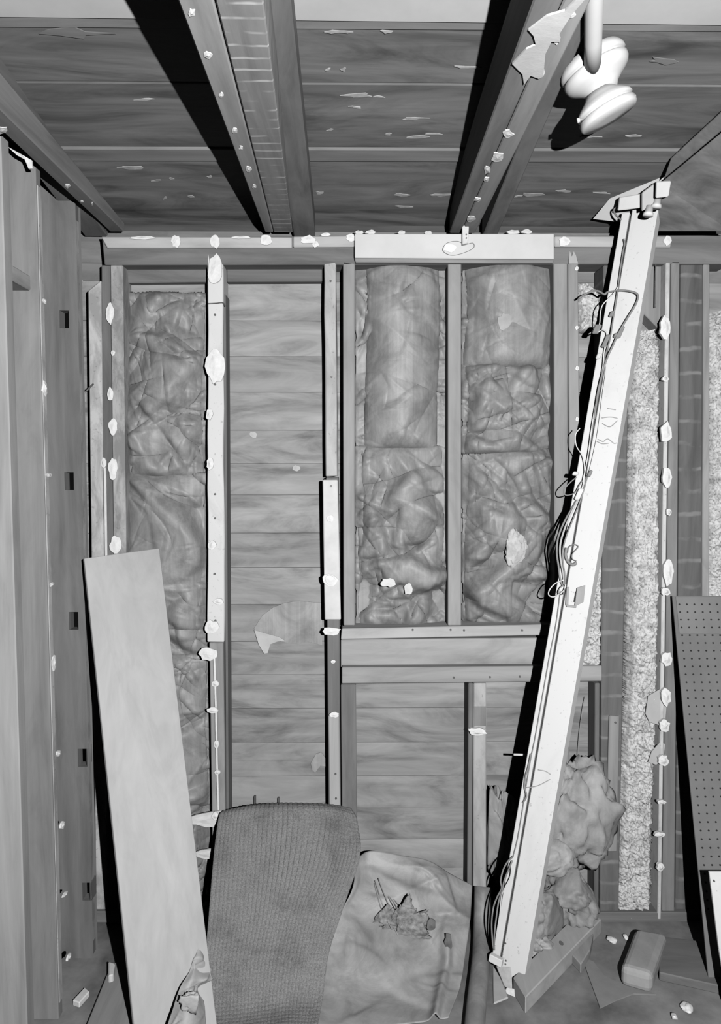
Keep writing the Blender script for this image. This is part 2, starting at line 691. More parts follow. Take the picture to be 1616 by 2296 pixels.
# splinters and chipped paint hanging off the roof boards
rg = random.Random(5)
SPL = plain(0.34, 0.7, 0.3, 30, 0.2, 0.2)
chips = [(760, 70, 34, 5), (868, 71, 18, 4), (1040, 150, 40, 4), (805, 213, 42, 5), (850, 216, 20, 3), (930, 265, 30, 4), (975, 300, 22, 3), (935, 307, 26, 4),
         (985, 437, 34, 4), (900, 436, 20, 4), (905, 463, 26, 4), (1200, 435, 44, 5), (1265, 428, 20, 3), (1350, 432, 24, 3), (715, 432, 14, 4), (1420, 304, 26, 4),
         (1320, 306, 30, 3), (1060, 437, 20, 4), (320, 222, 24, 3), (350, 405, 18, 3), (385, 400, 8, 4), (470, 395, 10, 3), (430, 440, 10, 3), (370, 443, 8, 4),
         (735, 155, 8, 5), (770, 155, 10, 5), (800, 240, 20, 3), (870, 300, 12, 3), (740, 290, 10, 3), (1160, 440, 16, 3), (290, 375, 46, 5), (1490, 135, 60, 9), (165, 72, 90, 13)]
for (x, y, w, h) in chips:
    k = 9
    pts = []
    hk = rg.uniform(-0.4, 0.4)
    for i in range(k):
        a = 2 * math.pi * i / k + rg.uniform(-.2, .2)
        q = rg.uniform(0.35, 1.1)
        pts.append(PD(x + w * q * math.cos(a), y + h * (q * math.sin(a) + hk * math.cos(a)), -0.0005))
    poly_sheet('splinter', pts, 0.0018, -DN, SPL if w < 50 else DECK2, cl)

# ------------------------------------------------------------------ ceiling joists and rafters
JO = wood(0.30, 'y', 0.3, 0.75, 0.1, 0.9, 0.25)
JO_D = wood(0.20, 'y', 0.3, 0.75, 0.1, 0.9, 0.3)
JO_L = wood(0.25, 'y', 0.25, 0.75, 0.05, 0.9, 0.2, lath=(24.0, 0.5))


def joist(name, l0, l1, r0, r1, mat, label, cat, z=ZJ, depth=0.13, yend=2.52, group=None):
    """a ceiling member: its lower left edge runs through photo points l0 (near) and l1 (at the wall), the right edge likewise"""
    a0, a1, b0, b1 = PZ(*l0, z), PZ(*l1, z), PZ(*r0, z), PZ(*r1, z)

    def at(p, q, Y):
        t = (Y - p.y) / (q.y - p.y)
        return p.x + (q.x - p.x) * t
    Ys = [0.95, 1.4, 1.9, 2.2, yend]
    bm = bmesh.new()
    rings = []
    for Y in Ys:
        zt = min(z + depth, deckz(Y, -0.004))
        rings.append([bm.verts.new((at(a0, a1, Y), Y, z)), bm.verts.new((at(b0, b1, Y), Y, z)), bm.verts.new((at(b0, b1, Y), Y, zt)), bm.verts.new((at(a0, a1, Y), Y, zt))])
    for i in range(len(Ys) - 1):
        for k in range(4):
            l = (k + 1) % 4
            bm.faces.new((rings[i][k], rings[i][l], rings[i + 1][l], rings[i + 1][k]))
    bm.faces.new(rings[0])
    bm.faces.new(rings[-1])
    bmesh.ops.recalc_face_normals(bm, faces=bm.faces)
    bmesh.ops.bevel(bm, geom=[e for e in bm.edges if e.calc_face_angle(0) > 0.8], offset=0.003, segments=1, affect='EDGES')
    return tag(from_bm(name, bm, mat), label, cat, group)


j1s = joist('furring_strip', (398, 0), (592, 516), (478, 0), (611, 516), JO, 'narrow strip with plaster dabs along the left side of the lath-marked ceiling joist', 'strip')
j1 = joist('ceiling_joist', (482, 0), (612, 516), (590, 0), (655, 516), JO_L, 'ceiling joist with rows of pale lath marks across its underside', 'joist')
j3s = joist('furring_strip', (1196, 0), (1010, 516), (1262, 0), (1036, 516), JO_D, 'darker strip beside the ceiling joist above the white header board', 'strip')
j3 = joist('ceiling_joist', (1264, 0), (1037, 516), (1325, 0), (1068, 516), JO, 'plain ceiling joist ending above the metal clip on the white board', 'joist')
# beam along the top of the left wall
p0, p1 = PZ(0, 290, ZJ), PZ(246, 519, ZJ)
dx = (p1.x - p0.x) / (p1.y - p0.y)
q = []
for Y in (0.95, 2.52):
    xa = p1.x + (Y - p1.y) * dx
    q.append((xa, Y))
(xa, ya), (xb, yb) = q
lb = hexa('wall_beam', [Vector((xa, ya, ZJ + 0.13)), Vector((xa + 0.05, ya, ZJ + 0.13)), Vector((xa + 0.05, ya, ZJ)), Vector((xa, ya, ZJ)),
                        Vector((xb, yb, ZJ + 0.055)), Vector((xb + 0.05, yb, ZJ + 0.03)), Vector((xb + 0.05, yb, ZJ)), Vector((xb, yb, ZJ))], JO_D)
tag(lb, 'dark wooden beam running back along the top of the left wall', 'beam')


def rafter(name, xl, xr, mat, label, depth=0.075, y1=2.56, y0=0.9, cat='rafter'):
    P = []
    for x, off in ((xl, -0.003), (xr, -0.003), (xr, -depth), (xl, -depth)):
        P.append((x, off))
    pts = [Vector((x, y0, deckz(y0, o))) for x, o in P] + [Vector((x, y1, deckz(y1, o))) for x, o in P]
    return tag(hexa(name, pts, mat, bevel=0.003), label, cat)


RA = wood(0.155, 'y', 0.3, 0.75, 0.15, 0.9, 0.3)
x705 = PY(705, 515, YW).x
rafter('rafter', x705 - 0.075, x705, RA, 'dark sloping rafter just right of the lath-marked joist')
x1135 = PY(1120, 505, YW).x
rafter('rafter', x1135 - 0.05, x1135, RA, 'dark sloping rafter tight against the right side of the plain joist')
xl0 = PY(215, 500, YW).x
rafter('rafter', xl0 - 0.06, xl0 + 0.02, RA, 'dark sloping rafter above the beam on the left wall')
# sloping members above the top of the leaning light fixture
def facing_board(name, q, depth, mat, label, cat):
    fr = [PY(x, y, Y) for x, y, Y in q]
    n = (fr[1] - fr[0]).cross(fr[3] - fr[0]).normalized()
    if n.dot(ORG - fr[0]) > 0:
        n = -n
    return tag(hexa(name, fr + [p + n * depth for p in fr], mat, None, 0.002), label, cat)


facing_board('gable_rafter', [(1503, 356, 2.17), (1640, 229, 1.92), (1640, 274, 1.96), (1487, 402, 2.24)], 0.03, wood(0.19, 'x', 0.25, 0.75, 0.1), 'narrow slanting board rising to the right behind the top of the light fixture', 'rafter')
facing_board('gable_board', [(1478, 412, 2.27), (1640, 278, 1.99), (1640, 519, 2.30), (1425, 519, 2.44)], 0.02, wood(0.22, 'x', 0.45, 0.6, 0.1, 0.6, 0.4), 'wide dark tilted board filling the ceiling corner right of the light fixture', 'board')


def dab_on_joist(px, py, rx, ry, parent, name='plaster_blob', mat=None, thick=0.003, z=ZJ, seed=1):
    rg = random.Random(int(px * 3 + py * 5) + seed)
    k = 9
    pts = []
    for i in range(k):
        a = 2 * math.pi * i / k
        q = rg.uniform(0.55, 1.2)
        pts.append(PZ(px + rx * q * math.cos(a), py + ry * q * math.sin(a), z + 0.001))
    return poly_sheet(name, pts, thick, Vector((0, 0, -1)), mat or PLASTER, parent, dome=0.0015)


for (x, y, r) in [(430, 25, 9), (467, 120, 9), (495, 211, 6), (526, 290, 7), (540, 330, 5), (557, 378, 8), (570, 416, 5)]:
    dab_on_joist(x, y, r, r, j1s)
for (x, y, rx, ry) in [(1140, 299, 12, 11), (1115, 352, 15, 13), (1092, 378, 8, 10), (1090, 400, 8, 6), (1070, 446, 9, 5), (1053, 490, 12, 9), (1213, 160, 8, 11), (1247, 82, 8, 14), (1275, 30, 16, 12)]:
    dab_on_joist(x, y, rx, ry, j3)
for (x, y, rx, ry) in [(150, 415, 7, 5), (183, 450, 4, 3), (206, 455, 2, 4), (5, 290, 12, 10)]:
    dab_on_joist(x, y, rx, ry, lb)
# torn white paper on the underside of the right-hand joist
s = 3.015
pts = [PZ(1080 + x / s, y / s, ZJ - 0.001) for x, y in [(315, 190), (440, 95), (560, 60), (640, -20), (705, -30), (600, 95), (525, 215), (530, 270), (470, 270), (430, 350), (415, 505), (385, 520), (330, 500), (285, 560), (275, 490), (205, 420), (300, 320), (365, 290), (350, 230)]]
tag(poly_sheet('torn_paper', pts, 0.004, Vector((0, 0, -1)), plain(0.50, 0.8, 0.1, 14, 0.1, 0.4), None),
    'ragged white scrap of paper stuck under the plain ceiling joist beside the pendant lamp', 'paper')
# flap of plaster hanging off the left beam
pts = [PY(x, y, 1.98) for x, y in [(5, 318), (45, 322), (62, 335), (72, 345), (75, 380), (66, 380), (62, 362), (40, 350)]]
tag(poly_sheet('plaster_flap', pts, 0.006, Vector((0, -1, 0)), WHITE, None, dome=0.002), 'bright flap of plaster hanging under the left beam', 'plaster')

# ------------------------------------------------------------------ top plates, furring and white header board
PLATE = wood(0.185, 'x', 0.3, 0.75, 0.1, 0.8, 0.35)
FUR = wood(0.44, 'x', 0.2, 0.75, 0.05, 0.9, 0.25)
tp = tag(board('top_plate', [(228, 531), (1640, 527), (1640, 592), (234, 594)], YW, YS - 0.004, PLATE), 'long dark horizontal plate across the top of the back wall', 'beam')
f1 = tag(board('furring_strip', [(226, 530), (654, 531), (654, 556), (240, 556)], YW - 0.014, YW - 0.001, FUR), 'whitened strip on the top plate above the left insulation bay', 'strip')
f2 = tag(board('furring_strip', [(657, 530), (794, 528), (794, 553), (657, 554)], YW - 0.014, YW - 0.001, FUR), 'short whitened strip on the top plate left of the white header board', 'strip')
f3 = tag(board('furring_strip', [(1243, 529), (1506, 529), (1504, 554), (1243, 553)], YW - 0.014, YW - 0.001, FUR), 'whitened strip on the top plate crossed by the leaning light fixture', 'strip')
hb = tag(board('header_board', [(795, 524), (1242, 524), (1242, 581), (795, 578)], YW - 0.03, YW - 0.001, plain(0.56, 0.7, 0.06, 8, 0.15, 0.1), bevel=0.002), 'smooth white board across the head of the insulated window opening', 'board')
board('edge_strip', [(795, 579), (1242, 582), (1240, 590), (797, 588)], YW - 0.024, YW - 0.001, wood(0.30, 'x'), hb, bevel=0.0015)
for (x, y, rx, ry, p) in [(395, 542, 11, 14, f1), (482, 541, 12, 16, f1), (596, 538, 15, 12, f1), (690, 538, 17, 10, f2), (707, 548, 8, 7, f2), (786, 533, 11, 9, f2), (1264, 542, 13, 12, f3), (1495, 541, 9, 11, f3), (320, 534, 30, 4, f1), (540, 533, 24, 3, f1), (730, 527, 10, 4, f2)]:
    blob(x, y, rx, ry, YW - 0.014, p)
for (x, y, rx) in [(830, 521, 12), (805, 522, 10), (900, 522, 8), (1150, 521, 16), (1180, 520, 14), (960, 523, 8)]:
    blob(x, y, rx, 5, YW - 0.02, hb, seed=3, mat=WHITE)
blob(1008, 556, 15, 10, YW - 0.03, hb, name='paint_smear', mat=plain(0.8, 0.8), thick=0.002)
# metal clip and wire
clip = tag(board('metal_clip', [(1036, 498), (1052, 496), (1049, 545), (1036, 548)], YW - 0.05, YW - 0.031, plain(0.55, 0.5, 0.2, 30, 0.5, 0.1), bevel=0.002), 'small metal clip hanging over the white header board below the joist', 'clip')
for y in (526, 534):
    nail(1045, y, YW - 0.05, clip, 0.003, 'hole')
tag(tube('wire_loop', [PY(x, y, YW - 0.034) for x, y in [(1045, 548), (1060, 545), (1062, 555), (1045, 565), (1020, 572), (1003, 570), (992, 560), (1002, 545), (1025, 541), (1040, 548)]], 0.0008, NAIL), 'thin bent wire lying against the white header board under the metal clip', 'wire')

# ------------------------------------------------------------------ studs and rails of the back wall
ST = wood(0.30, 'z', 0.22, 0.75, 0.12, 0.9, 0.2)
ST_L = wood(0.40, 'z', 0.22, 0.75, 0.1, 0.9, 0.2)
ST_D = wood(0.175, 'z', 0.3, 0.75, 0.1, 0.9, 0.3)
ST_W = painted(0.60, 0.8, 0.36, 9)


def stud(quad, mat, label, y0=YW, y1=YS - 0.003, name='stud', cat='stud', **k):
    return tag(board(name, quad, y0, y1, mat, **k), label, cat)


# corner framing on the left
sA = stud([(197, 652), (226, 628), (240, 2040), (215, 2040)], painted(0.5, 0.6, 0.48, 14), 'worn whitish corner stud with chamfered top at the left end of the back wall')
sB = stud([(227, 594), (247, 594), (262, 2040), (241, 2040)], ST_D, 'dark recessed stud between the two corner studs carrying the white cable', y0=YW + 0.012)
sC = stud([(247, 594), (275, 594), (292, 2040), (263, 2040)], painted(0.40, 0.55, 0.5, 16), 'corner stud with plaster dabs beside the left insulation batts')
for (x, y, rx, ry) in [(247, 704, 9, 24), (254, 792, 5, 6), (248, 884, 7, 17), (254, 956, 11, 19), (254, 1050, 11, 26), (260, 1222, 14, 20)]:
    blob(x, y, rx, ry, YW - 0.0005, sC)
for (x, y, rx, ry) in [(187, 893, 6, 17), (185, 757, 5, 6), (182, 631, 5, 5), (193, 1085, 5, 5)]:
    blob(x, y, rx, ry, YW - 0.03, sA, thick=0.03)
tube('bent_nail', [PY(188, 882, YW - 0.025), PY(198, 872, YW - 0.02), PY(209, 861, YW)], 0.003, NAIL, sA)
cab = tag(tube('cable', [PY(x, y, YW + 0.002) for x, y in [(233, 1038), (235, 1060), (236, 1120), (237, 1180), (238, 1250), (240, 1330)]], 0.0055, WHITE), 'thin white cable running down the dark corner stud to the plywood', 'cable')
blob(234, 1038, 6, 12, YW + 0.002, cab, 'cable_end', thick=0.008)

# stud between the left bay and the bare planks: white above, bare below
sD = stud([(465, 556), (499, 556), (503, 1440), (465, 1440)], ST_W, 'white plaster-smeared stud beside the left insulation bay', cuts=14, jitter=0.0022, seed=3)
sD2 = board('lower_length', [(469, 1441), (500, 1441), (508, 2040), (478, 2040)], YW + 0.001, YS - 0.003, wood(0.30, 'z', 0.2), sD)
sD3 = board('side_strip', [(501, 660), (506, 660), (514, 2040), (508, 2040)], YW + 0.02, YS - 0.003, ST_D, sD, bevel=0.001)
for (x, y, rx, ry) in [(482, 605, 17, 34), (482, 604, 9, 15), (483, 822, 21, 40), (482, 806, 14, 19), (470, 930, 8, 12), (472, 1040, 8, 14), (476, 1222, 10, 10), (490, 1348, 12, 7), (475, 1405, 17, 16), (467, 1465, 20, 16), (483, 1532, 8, 7), (477, 1592, 14, 7), (486, 1668, 6, 10), (488, 1730, 8, 5)]:
    blob(x, y, rx, ry, YW - 0.0005, sD, thick=0.007)
tube('caulk_line', [PY(x, y, YW - 0.001) for x, y in [(480, 1470), (482, 1530), (484, 1600), (486, 1700), (489, 1800), (491, 1870)]], 0.0045, PLASTER, sD2 if False else sD)
for x, y, q in [(440, 1838, [(420, 1833), (440, 1826), (470, 1820), (498, 1816), (500, 1826), (488, 1835), (480, 1852), (462, 1853), (440, 1847), (420, 1846)]),
                (455, 1910, [(430, 1913), (450, 1905), (478, 1901), (488, 1905), (480, 1922), (462, 1925), (445, 1920)])]:
    poly_sheet('plaster_flake', [PY(a, b, YW - 0.02) for a, b in q], 0.006, Vector((0, -1, 0)), WHITE, sD, dome=0.002)
blob(484, 1828, 9, 9, YW - 0.027, sD, thick=0.006)
for y in (706, 862, 1108, 1162, 1287, 1391):
    nail(481 + (y % 3), y, YW - 0.0005, sD)
tube('bent_nail', [PY(466, 681, YW - 0.003), PY(485, 680, YW - 0.004), PY(499, 679, YW - 0.004), PY(505, 686, YW - 0.01)], 0.0022, NAIL, sD)

# stud left of the window opening
sE = stud([(726, 556), (753, 556), (757, 1068), (730, 1068)], painted(0.40, 0.75, 0.45, 11), 'grey stud between bare planks and window, with a white board nailed over it', cuts=6, jitter=0.0012, seed=5)
board('lower_length', [(731, 1070), (759, 1070), (765, 2040), (738, 2040)], YW + 0.002, YS - 0.003, ST_D, sE)
bw = board('nailed_board', [(723, 1076), (757, 1076), (764, 1390), (728, 1390)], YW - 0.016, YW + 0.001, plain(0.58, 0.7, 0.1, 18, 0.2, 0.1), sE)
bw['label'] = 'white board nailed over the middle of the stud'
board('nailed_board', [(736, 1605), (760, 1598), (766, 2040), (741, 2040)], YW - 0.010, YW + 0.001, ST_L, sE)
for (x, y, rx, ry, yy) in [(741, 1300, 18, 14, YW - 0.016), (741, 1300, 12, 11, YW - 0.02), (740, 1162, 8, 8, YW - 0.016), (742, 1415, 22, 9, YW - 0.012), (747, 1483, 6, 4, YW), (749, 1602, 11, 6, YW - 0.011)]:
    blob(x, y, rx, ry, yy, sE)
for x, y in ((741, 630), (742, 1090), (743, 845), (752, 1735), (753, 1790)):
    nail(x, y, YW - (0.016 if 1076 < y < 1390 else 0.0005 if y < 1076 else 0.01), sE)
# framing of the window opening
sF = stud([(769, 586), (795, 590), (795, 1403), (770, 1403)], ST, 'grey jack stud forming the left side of the insulated window opening')
sF2 = stud([(764, 1535), (798, 1535), (802, 2040), (768, 2040)], ST_D, 'dark stud under the window rail left of the bare plank bay', y0=YW + 0.012)
sG = stud([(1004, 590), (1034, 590), (1034, 1403), (1004, 1403)], ST, 'centre stud between the two columns of crumpled insulation')
sH = stud([(1241, 588), (1272, 588), (1277, 2040), (1246, 2040)], ST, 'inner stud of the pair right of the insulated window opening')
sI = stud([(1273, 580), (1296, 580), (1303, 1500), (1279, 1500)], ST, 'outer stud of the pair right of the insulated window opening')
for q in ([(1274, 592), (1276, 562), (1281, 576), (1285, 564), (1290, 573), (1295, 592)],):
    poly_sheet('torn_fibre', [PY(a, b, YW - 0.003) for a, b in q], 0.004, Vector((0, -1, 0)), ST_L, sI)
for x, y in ((1292, 603), (1292, 735), (1293, 826), (1293, 940)):
    blob(x, y, 4, 5, YW - 0.0005, sI)
sill = tag(board('sill_rail', [(766, 1410), (1246, 1400), (1242, 1424), (764, 1434)], YW - 0.012, YS - 0.003, FUR), 'pale horizontal rail at the foot of the insulated window opening', 'rail')
rail = tag(board('rail', [(766, 1497), (1350, 1493), (1350, 1528), (766, 1533)], YW, YS - 0.003, wood(0.36, 'x', 0.25, 0.75, 0.05, 0.9, 0.3)), 'weathered horizontal rail below the bare plank between the window and low bay', 'rail')
tag(board('short_board', [(764, 1434), (1248, 1430), (1248, 1494), (764, 1497)], YW + 0.035, YS - 0.003, wood(0.36, 'x', 0.3, 0.65, 0.0, 0.6, 0.35)), 'wide plank between the two horizontal rails under the window', 'board')
for x, y, p, yy in ((925, 1412, sill, YW - 0.012), (1040, 1413, sill, YW - 0.012), (1170, 1413, sill, YW - 0.012), (1010, 1412, sill, YW - 0.012), (1017, 1519, rail, YW), (1098, 1518, rail, YW), (1165, 1517, rail, YW)):
    nail(x, y, yy, p)
sJ = stud([(1062, 1532), (1090, 1532), (1090, 2010), (1060, 2010)], painted(0.42, 0.7, 0.45, 8), 'short cripple stud in the low bay behind the paper sheet')
board('side_strip', [(1050, 1532), (1061, 1532), (1058, 2010), (1047, 2010)], YW + 0.006, YS - 0.003, ST_D, sJ)
blob(1069, 1638, 22, 9, YW - 0.006, sJ, thick=0.012)
board('dark_patch', [(1063, 1584), (1089, 1584), (1089, 1628), (1063, 1628)], YW - 0.0008, YW + 0.002, wood(0.21, 'z'), sJ, bevel=0.0005)
# right of the opening
ST_B = wood(0.135, 'z', 0.35, 0.8, 0.0, 0.9, 0.35, lath=(13.0, 0.21))
sK0 = stud([(1334, 1532), (1350, 1532), (1346, 2040), (1332, 2040)], ST_D, 'dark jamb at the right side of the low plank bay', y0=YW + 0.02)
sK = stud([(1353, 594), (1414, 594), (1386, 2070), (1345, 2070)], ST_B, 'broad dark lath-marked stud between the two strips of mineral wool')
kb = board('nailed_strip', [(1366, 1605), (1389, 1606), (1383, 1910), (1358, 1910)], YW - 0.012, YW - 0.001, ST, sK)
nail(1379, 1620, YW - 0.012, sK)
# thin white lath edge and the corner boards at the right
PALE = painted(0.56, 0.7, 0.42, 12)
sL = tag(board('edge_strip', [(1493, 588), (1503, 588), (1482, 2062), (1474, 2062)], YW - 0.012, YS - 0.02, PALE), 'thin white plaster-edged strip right of the tall mineral wool', 'strip')
for (x, y, rx, ry) in [(1488, 735, 12, 27), (1488, 850, 8, 6), (1490, 970, 13, 24), (1492, 1070, 11, 24), (1496, 1148, 6, 9), (1494, 1280, 12, 32), (1490, 1325, 10, 10), (1491, 1475, 12, 16), (1489, 1560, 12, 22), (1487, 1625, 12, 14), (1484, 1702, 12, 12), (1480, 1795, 10, 5), (1476, 1868, 14, 6), (1478, 1940, 9, 9)]:
    blob(x, y, rx, ry, YW - 0.013, sL, thick=0.012)
sM = stud([(1505, 586), (1524, 586), (1512, 2062), (1484, 2062)], wood(0.27, 'z', 0.25), 'narrow grey stud edge between the white strip and the dark lath-marked board')
sN = stud([(1526, 586), (1576, 586), (1570, 2062), (1514, 2062)], wood(0.125, 'z', 0.35, 0.8, 0.0, 0.9, 0.3, lath=(12.0, 0.20)), 'dark lath-marked board at the right end of the back wall above the pegboard', y0=YW + 0.012)
sO = stud([(1577, 592), (1591, 592), (1588, 2062), (1572, 2062)], wood(0.36, 'z', 0.3), 'pale split stud edge by the right border above the pegboard')
tag(board('bottom_plate', [(1290, 2046), (1640, 2046), (1640, 2075), (1290, 2072)], YW - 0.01, YS - 0.003, wood(0.2, 'x')), 'bottom plate on the floor under the right-hand studs', 'beam')
tag(board('bottom_plate', [(180, 2044), (1050, 2044), (1050, 2070), (180, 2070)], YW - 0.01, YS - 0.003, wood(0.2, 'x')), 'bottom plate on the floor along the left part of the back wall', 'beam')
# short boards seen at the head of the bays
tag(board('head_board', [(276, 598), (463, 597), (463, 632), (276, 634)], YW + 0.06, YS - 0.004, PLATE), 'dark board at the head of the left insulation bay', 'board')
tag(board('head_board', [(508, 597), (722, 597), (722, 631), (508, 632)], YW + 0.06, YS - 0.004, PLATE), 'dark board at the head of the bare plank bay', 'board')
tag(board('scab_board', [(1434, 592), (1490, 592), (1484, 745), (1430, 690)], YW + 0.03, YS - 0.004, wood(0.28, 'z', 0.25)), 'short grey board above the tall strip of mineral wool', 'board')

# ------------------------------------------------------------------ studs of the left wall
LW = wood(0.30, 'z', 0.25, 0.75, 0.1, 0.9, 0.25)


def pocket_stud(name, x0, x1, y0, y1, z0, z1, pockets, mat):
    """stud with rectangular pockets cut into the side that faces the room (-Y)"""
    bm = bmesh.new()
    xs = sorted({x0, x1} | {p[0] for p in pockets} | {p[1] for p in pockets})
    zs = sorted({z0, z1} | {p[2] for p in pockets} | {p[3] for p in pockets})
    V = {}

    def vt(x, y, z):
        k = (round(x, 5), round(y, 5), round(z, 5))
        if k not in V:
            V[k] = bm.verts.new(k)
        return V[k]

    def isp(xa, xb, za, zb):
        for p in pockets:
            if xa >= p[0] - 1e-6 and xb <= p[1] + 1e-6 and za >= p[2] - 1e-6 and zb <= p[3] + 1e-6:
                return p
        return None
    for i in range(len(xs) - 1):
        for j in range(len(zs) - 1):
            xa, xb, za, zb = xs[i], xs[i + 1], zs[j], zs[j + 1]
            if isp(xa, xb, za, zb) is None:
                bm.faces.new((vt(xa, y0, za), vt(xb, y0, za), vt(xb, y0, zb), vt(xa, y0, zb)))
    for p in pockets:
        xa, xb, za, zb, d = p
        A = [Vector((xa, y0, za)), Vector((xb, y0, za)), Vector((xb, y0, zb)), Vector((xa, y0, zb))]
        B = [Vector((xa, y1, za)), Vector((xb, y1, za)), Vector((xb, y1, zb)), Vector((xa, y1, zb))]
        va = [bm.verts.new(q) for q in A]
        vb = [bm.verts.new(q) for q in B]
        for k in range(4):
            l = (k + 1) % 4
            bm.faces.new((va[k], vb[k], vb[l], va[l]))
    for i in range(len(xs) - 1):
        for j in range(len(zs) - 1):
            xa, xb, za, zb = xs[i], xs[i + 1], zs[j], zs[j + 1]
            if isp(xa, xb, za, zb) is None:
                bm.faces.new((vt(xa, y1, za), vt(xa, y1, zb), vt(xb, y1, zb), vt(xb, y1, za)))
    c = [bm.verts.new(q) for q in ((x0, y0, z0), (x0, y1, z0), (x0, y1, z1), (x0, y0, z1))]
    bm.faces.new(c)
    c = [bm.verts.new(q) for q in ((x1, y0, z0), (x1, y0, z1), (x1, y1, z1), (x1, y1, z0))]
    bm.faces.new(c)
    c = [bm.verts.new(q) for q in ((x0, y0, z1), (x0, y1, z1), (x1, y1, z1), (x1, y0, z1))]
    bm.faces.new(c)
    c = [bm.verts.new(q) for q in ((x0, y0, z0), (x1, y0, z0), (x1, y1, z0), (x0, y1, z0))]
    bm.faces.new(c)
    cc = Vector(((x0 + x1) / 2, (y0 + y1) / 2, (z0 + z1) / 2))
    for v in bm.verts:
        v.co -= cc
    me = bpy.data.meshes.new(name)
    bm.to_mesh(me)
    bm.free()
    return link(name, me, mat, None, cc)


def ywl(px):
    return PX(px, 1000, XL).y


# stud nearest the camera
ya, yb = ywl(22), ywl(40)
tag(box('stud', (XLS, ya, 0.0), (XL, yb, 2.56), LW), 'pale stud of the left wall at the very edge of the picture', 'stud')
ya, yb = ywl(96), ywl(107)
lwB = tag(box('stud', (XLS, ya, 0.0), (XL, yb, 2.56), wood(0.22, 'z', 0.25, 0.75, 0.0, 0.9, 0.25)), 'left wall stud with its broad side facing the room, second from the picture edge', 'stud')
ya = ywl(177)
yb = ya + 0.042
pk = []
for (x, y) in [(145, 717), (156, 1080), (166, 1393), (186, 1700), (196, 2000)]:
    a, b = PY(x - 12, y - 21, ya), PY(x + 10, y + 19, ya)
    pk.append((a.x, b.x, b.z, a.z, 0.035))
lwC = tag(pocket_stud('stud', XLS, XL, ya, yb, 0.0, 2.56, pk, wood(0.165, 'z', 0.25, 0.8, 0.0, 0.9, 0.3)), 'left wall stud with a row of small notches, nearest the corner', 'stud')
for st, X, ls in ((lwB, XL, [(96, 676, 4, 6), (97, 870, 4, 16), (105, 1065, 5, 5), (112, 1310, 4, 5), (117, 1485, 4, 20), (128, 1690, 4, 7), (137, 1850, 4, 8), (143, 2005, 5, 4), (152, 2145, 4, 6)]),):
    for (x, y, rx, ry) in ls:
        c = PX(x, y, X - 0.001)
        pts = []
        rg = random.Random(y)
        for k in range(9):
            a = 2 * math.pi * k / 9
            pts.append(c + Vector((0, math.cos(a) * rx * 0.004 * rg.uniform(.6, 1.1), math.sin(a) * ry * 0.0014 * rg.uniform(.7, 1.1))))
        poly_sheet('plaster_blob', pts, 0.006, Vector((1, 0, 0)), PLASTER, st, dome=0.003)
box('lightened_edge', (XL, lwB.location.y - 0.012, 0.05), (XL + 0.003, lwB.location.y + 0.012, 2.44), painted(0.42, 0.6, 0.45, 12), lwB, bevel=0.001)  # pale strip added to lighten the narrow face that grazing flash leaves dark
box('lightened_edge', (XL, lwC.location.y - 0.012, 0.05), (XL + 0.003, lwC.location.y + 0.014, 2.44), painted(0.38, 0.6, 0.5, 12), lwC, bevel=0.001)  # same added pale strip, brightening the narrow face nearest the corner
bl = tag(box('blocking', (XLS, ywl(41), PX(30, 620, XL).z), (XL - 0.02, ywl(95), PX(30, 585, XL).z), wood(0.36, 'y')), 'short blocking between the two left wall studs at the picture edge', 'block')

# ------------------------------------------------------------------ insulation batts
KR = kraft(0.27, 0.36, 0.5)
KR2 = kraft(0.255, 0.36, 0.5)
KR_D = kraft(0.245, 0.36, 0.5)


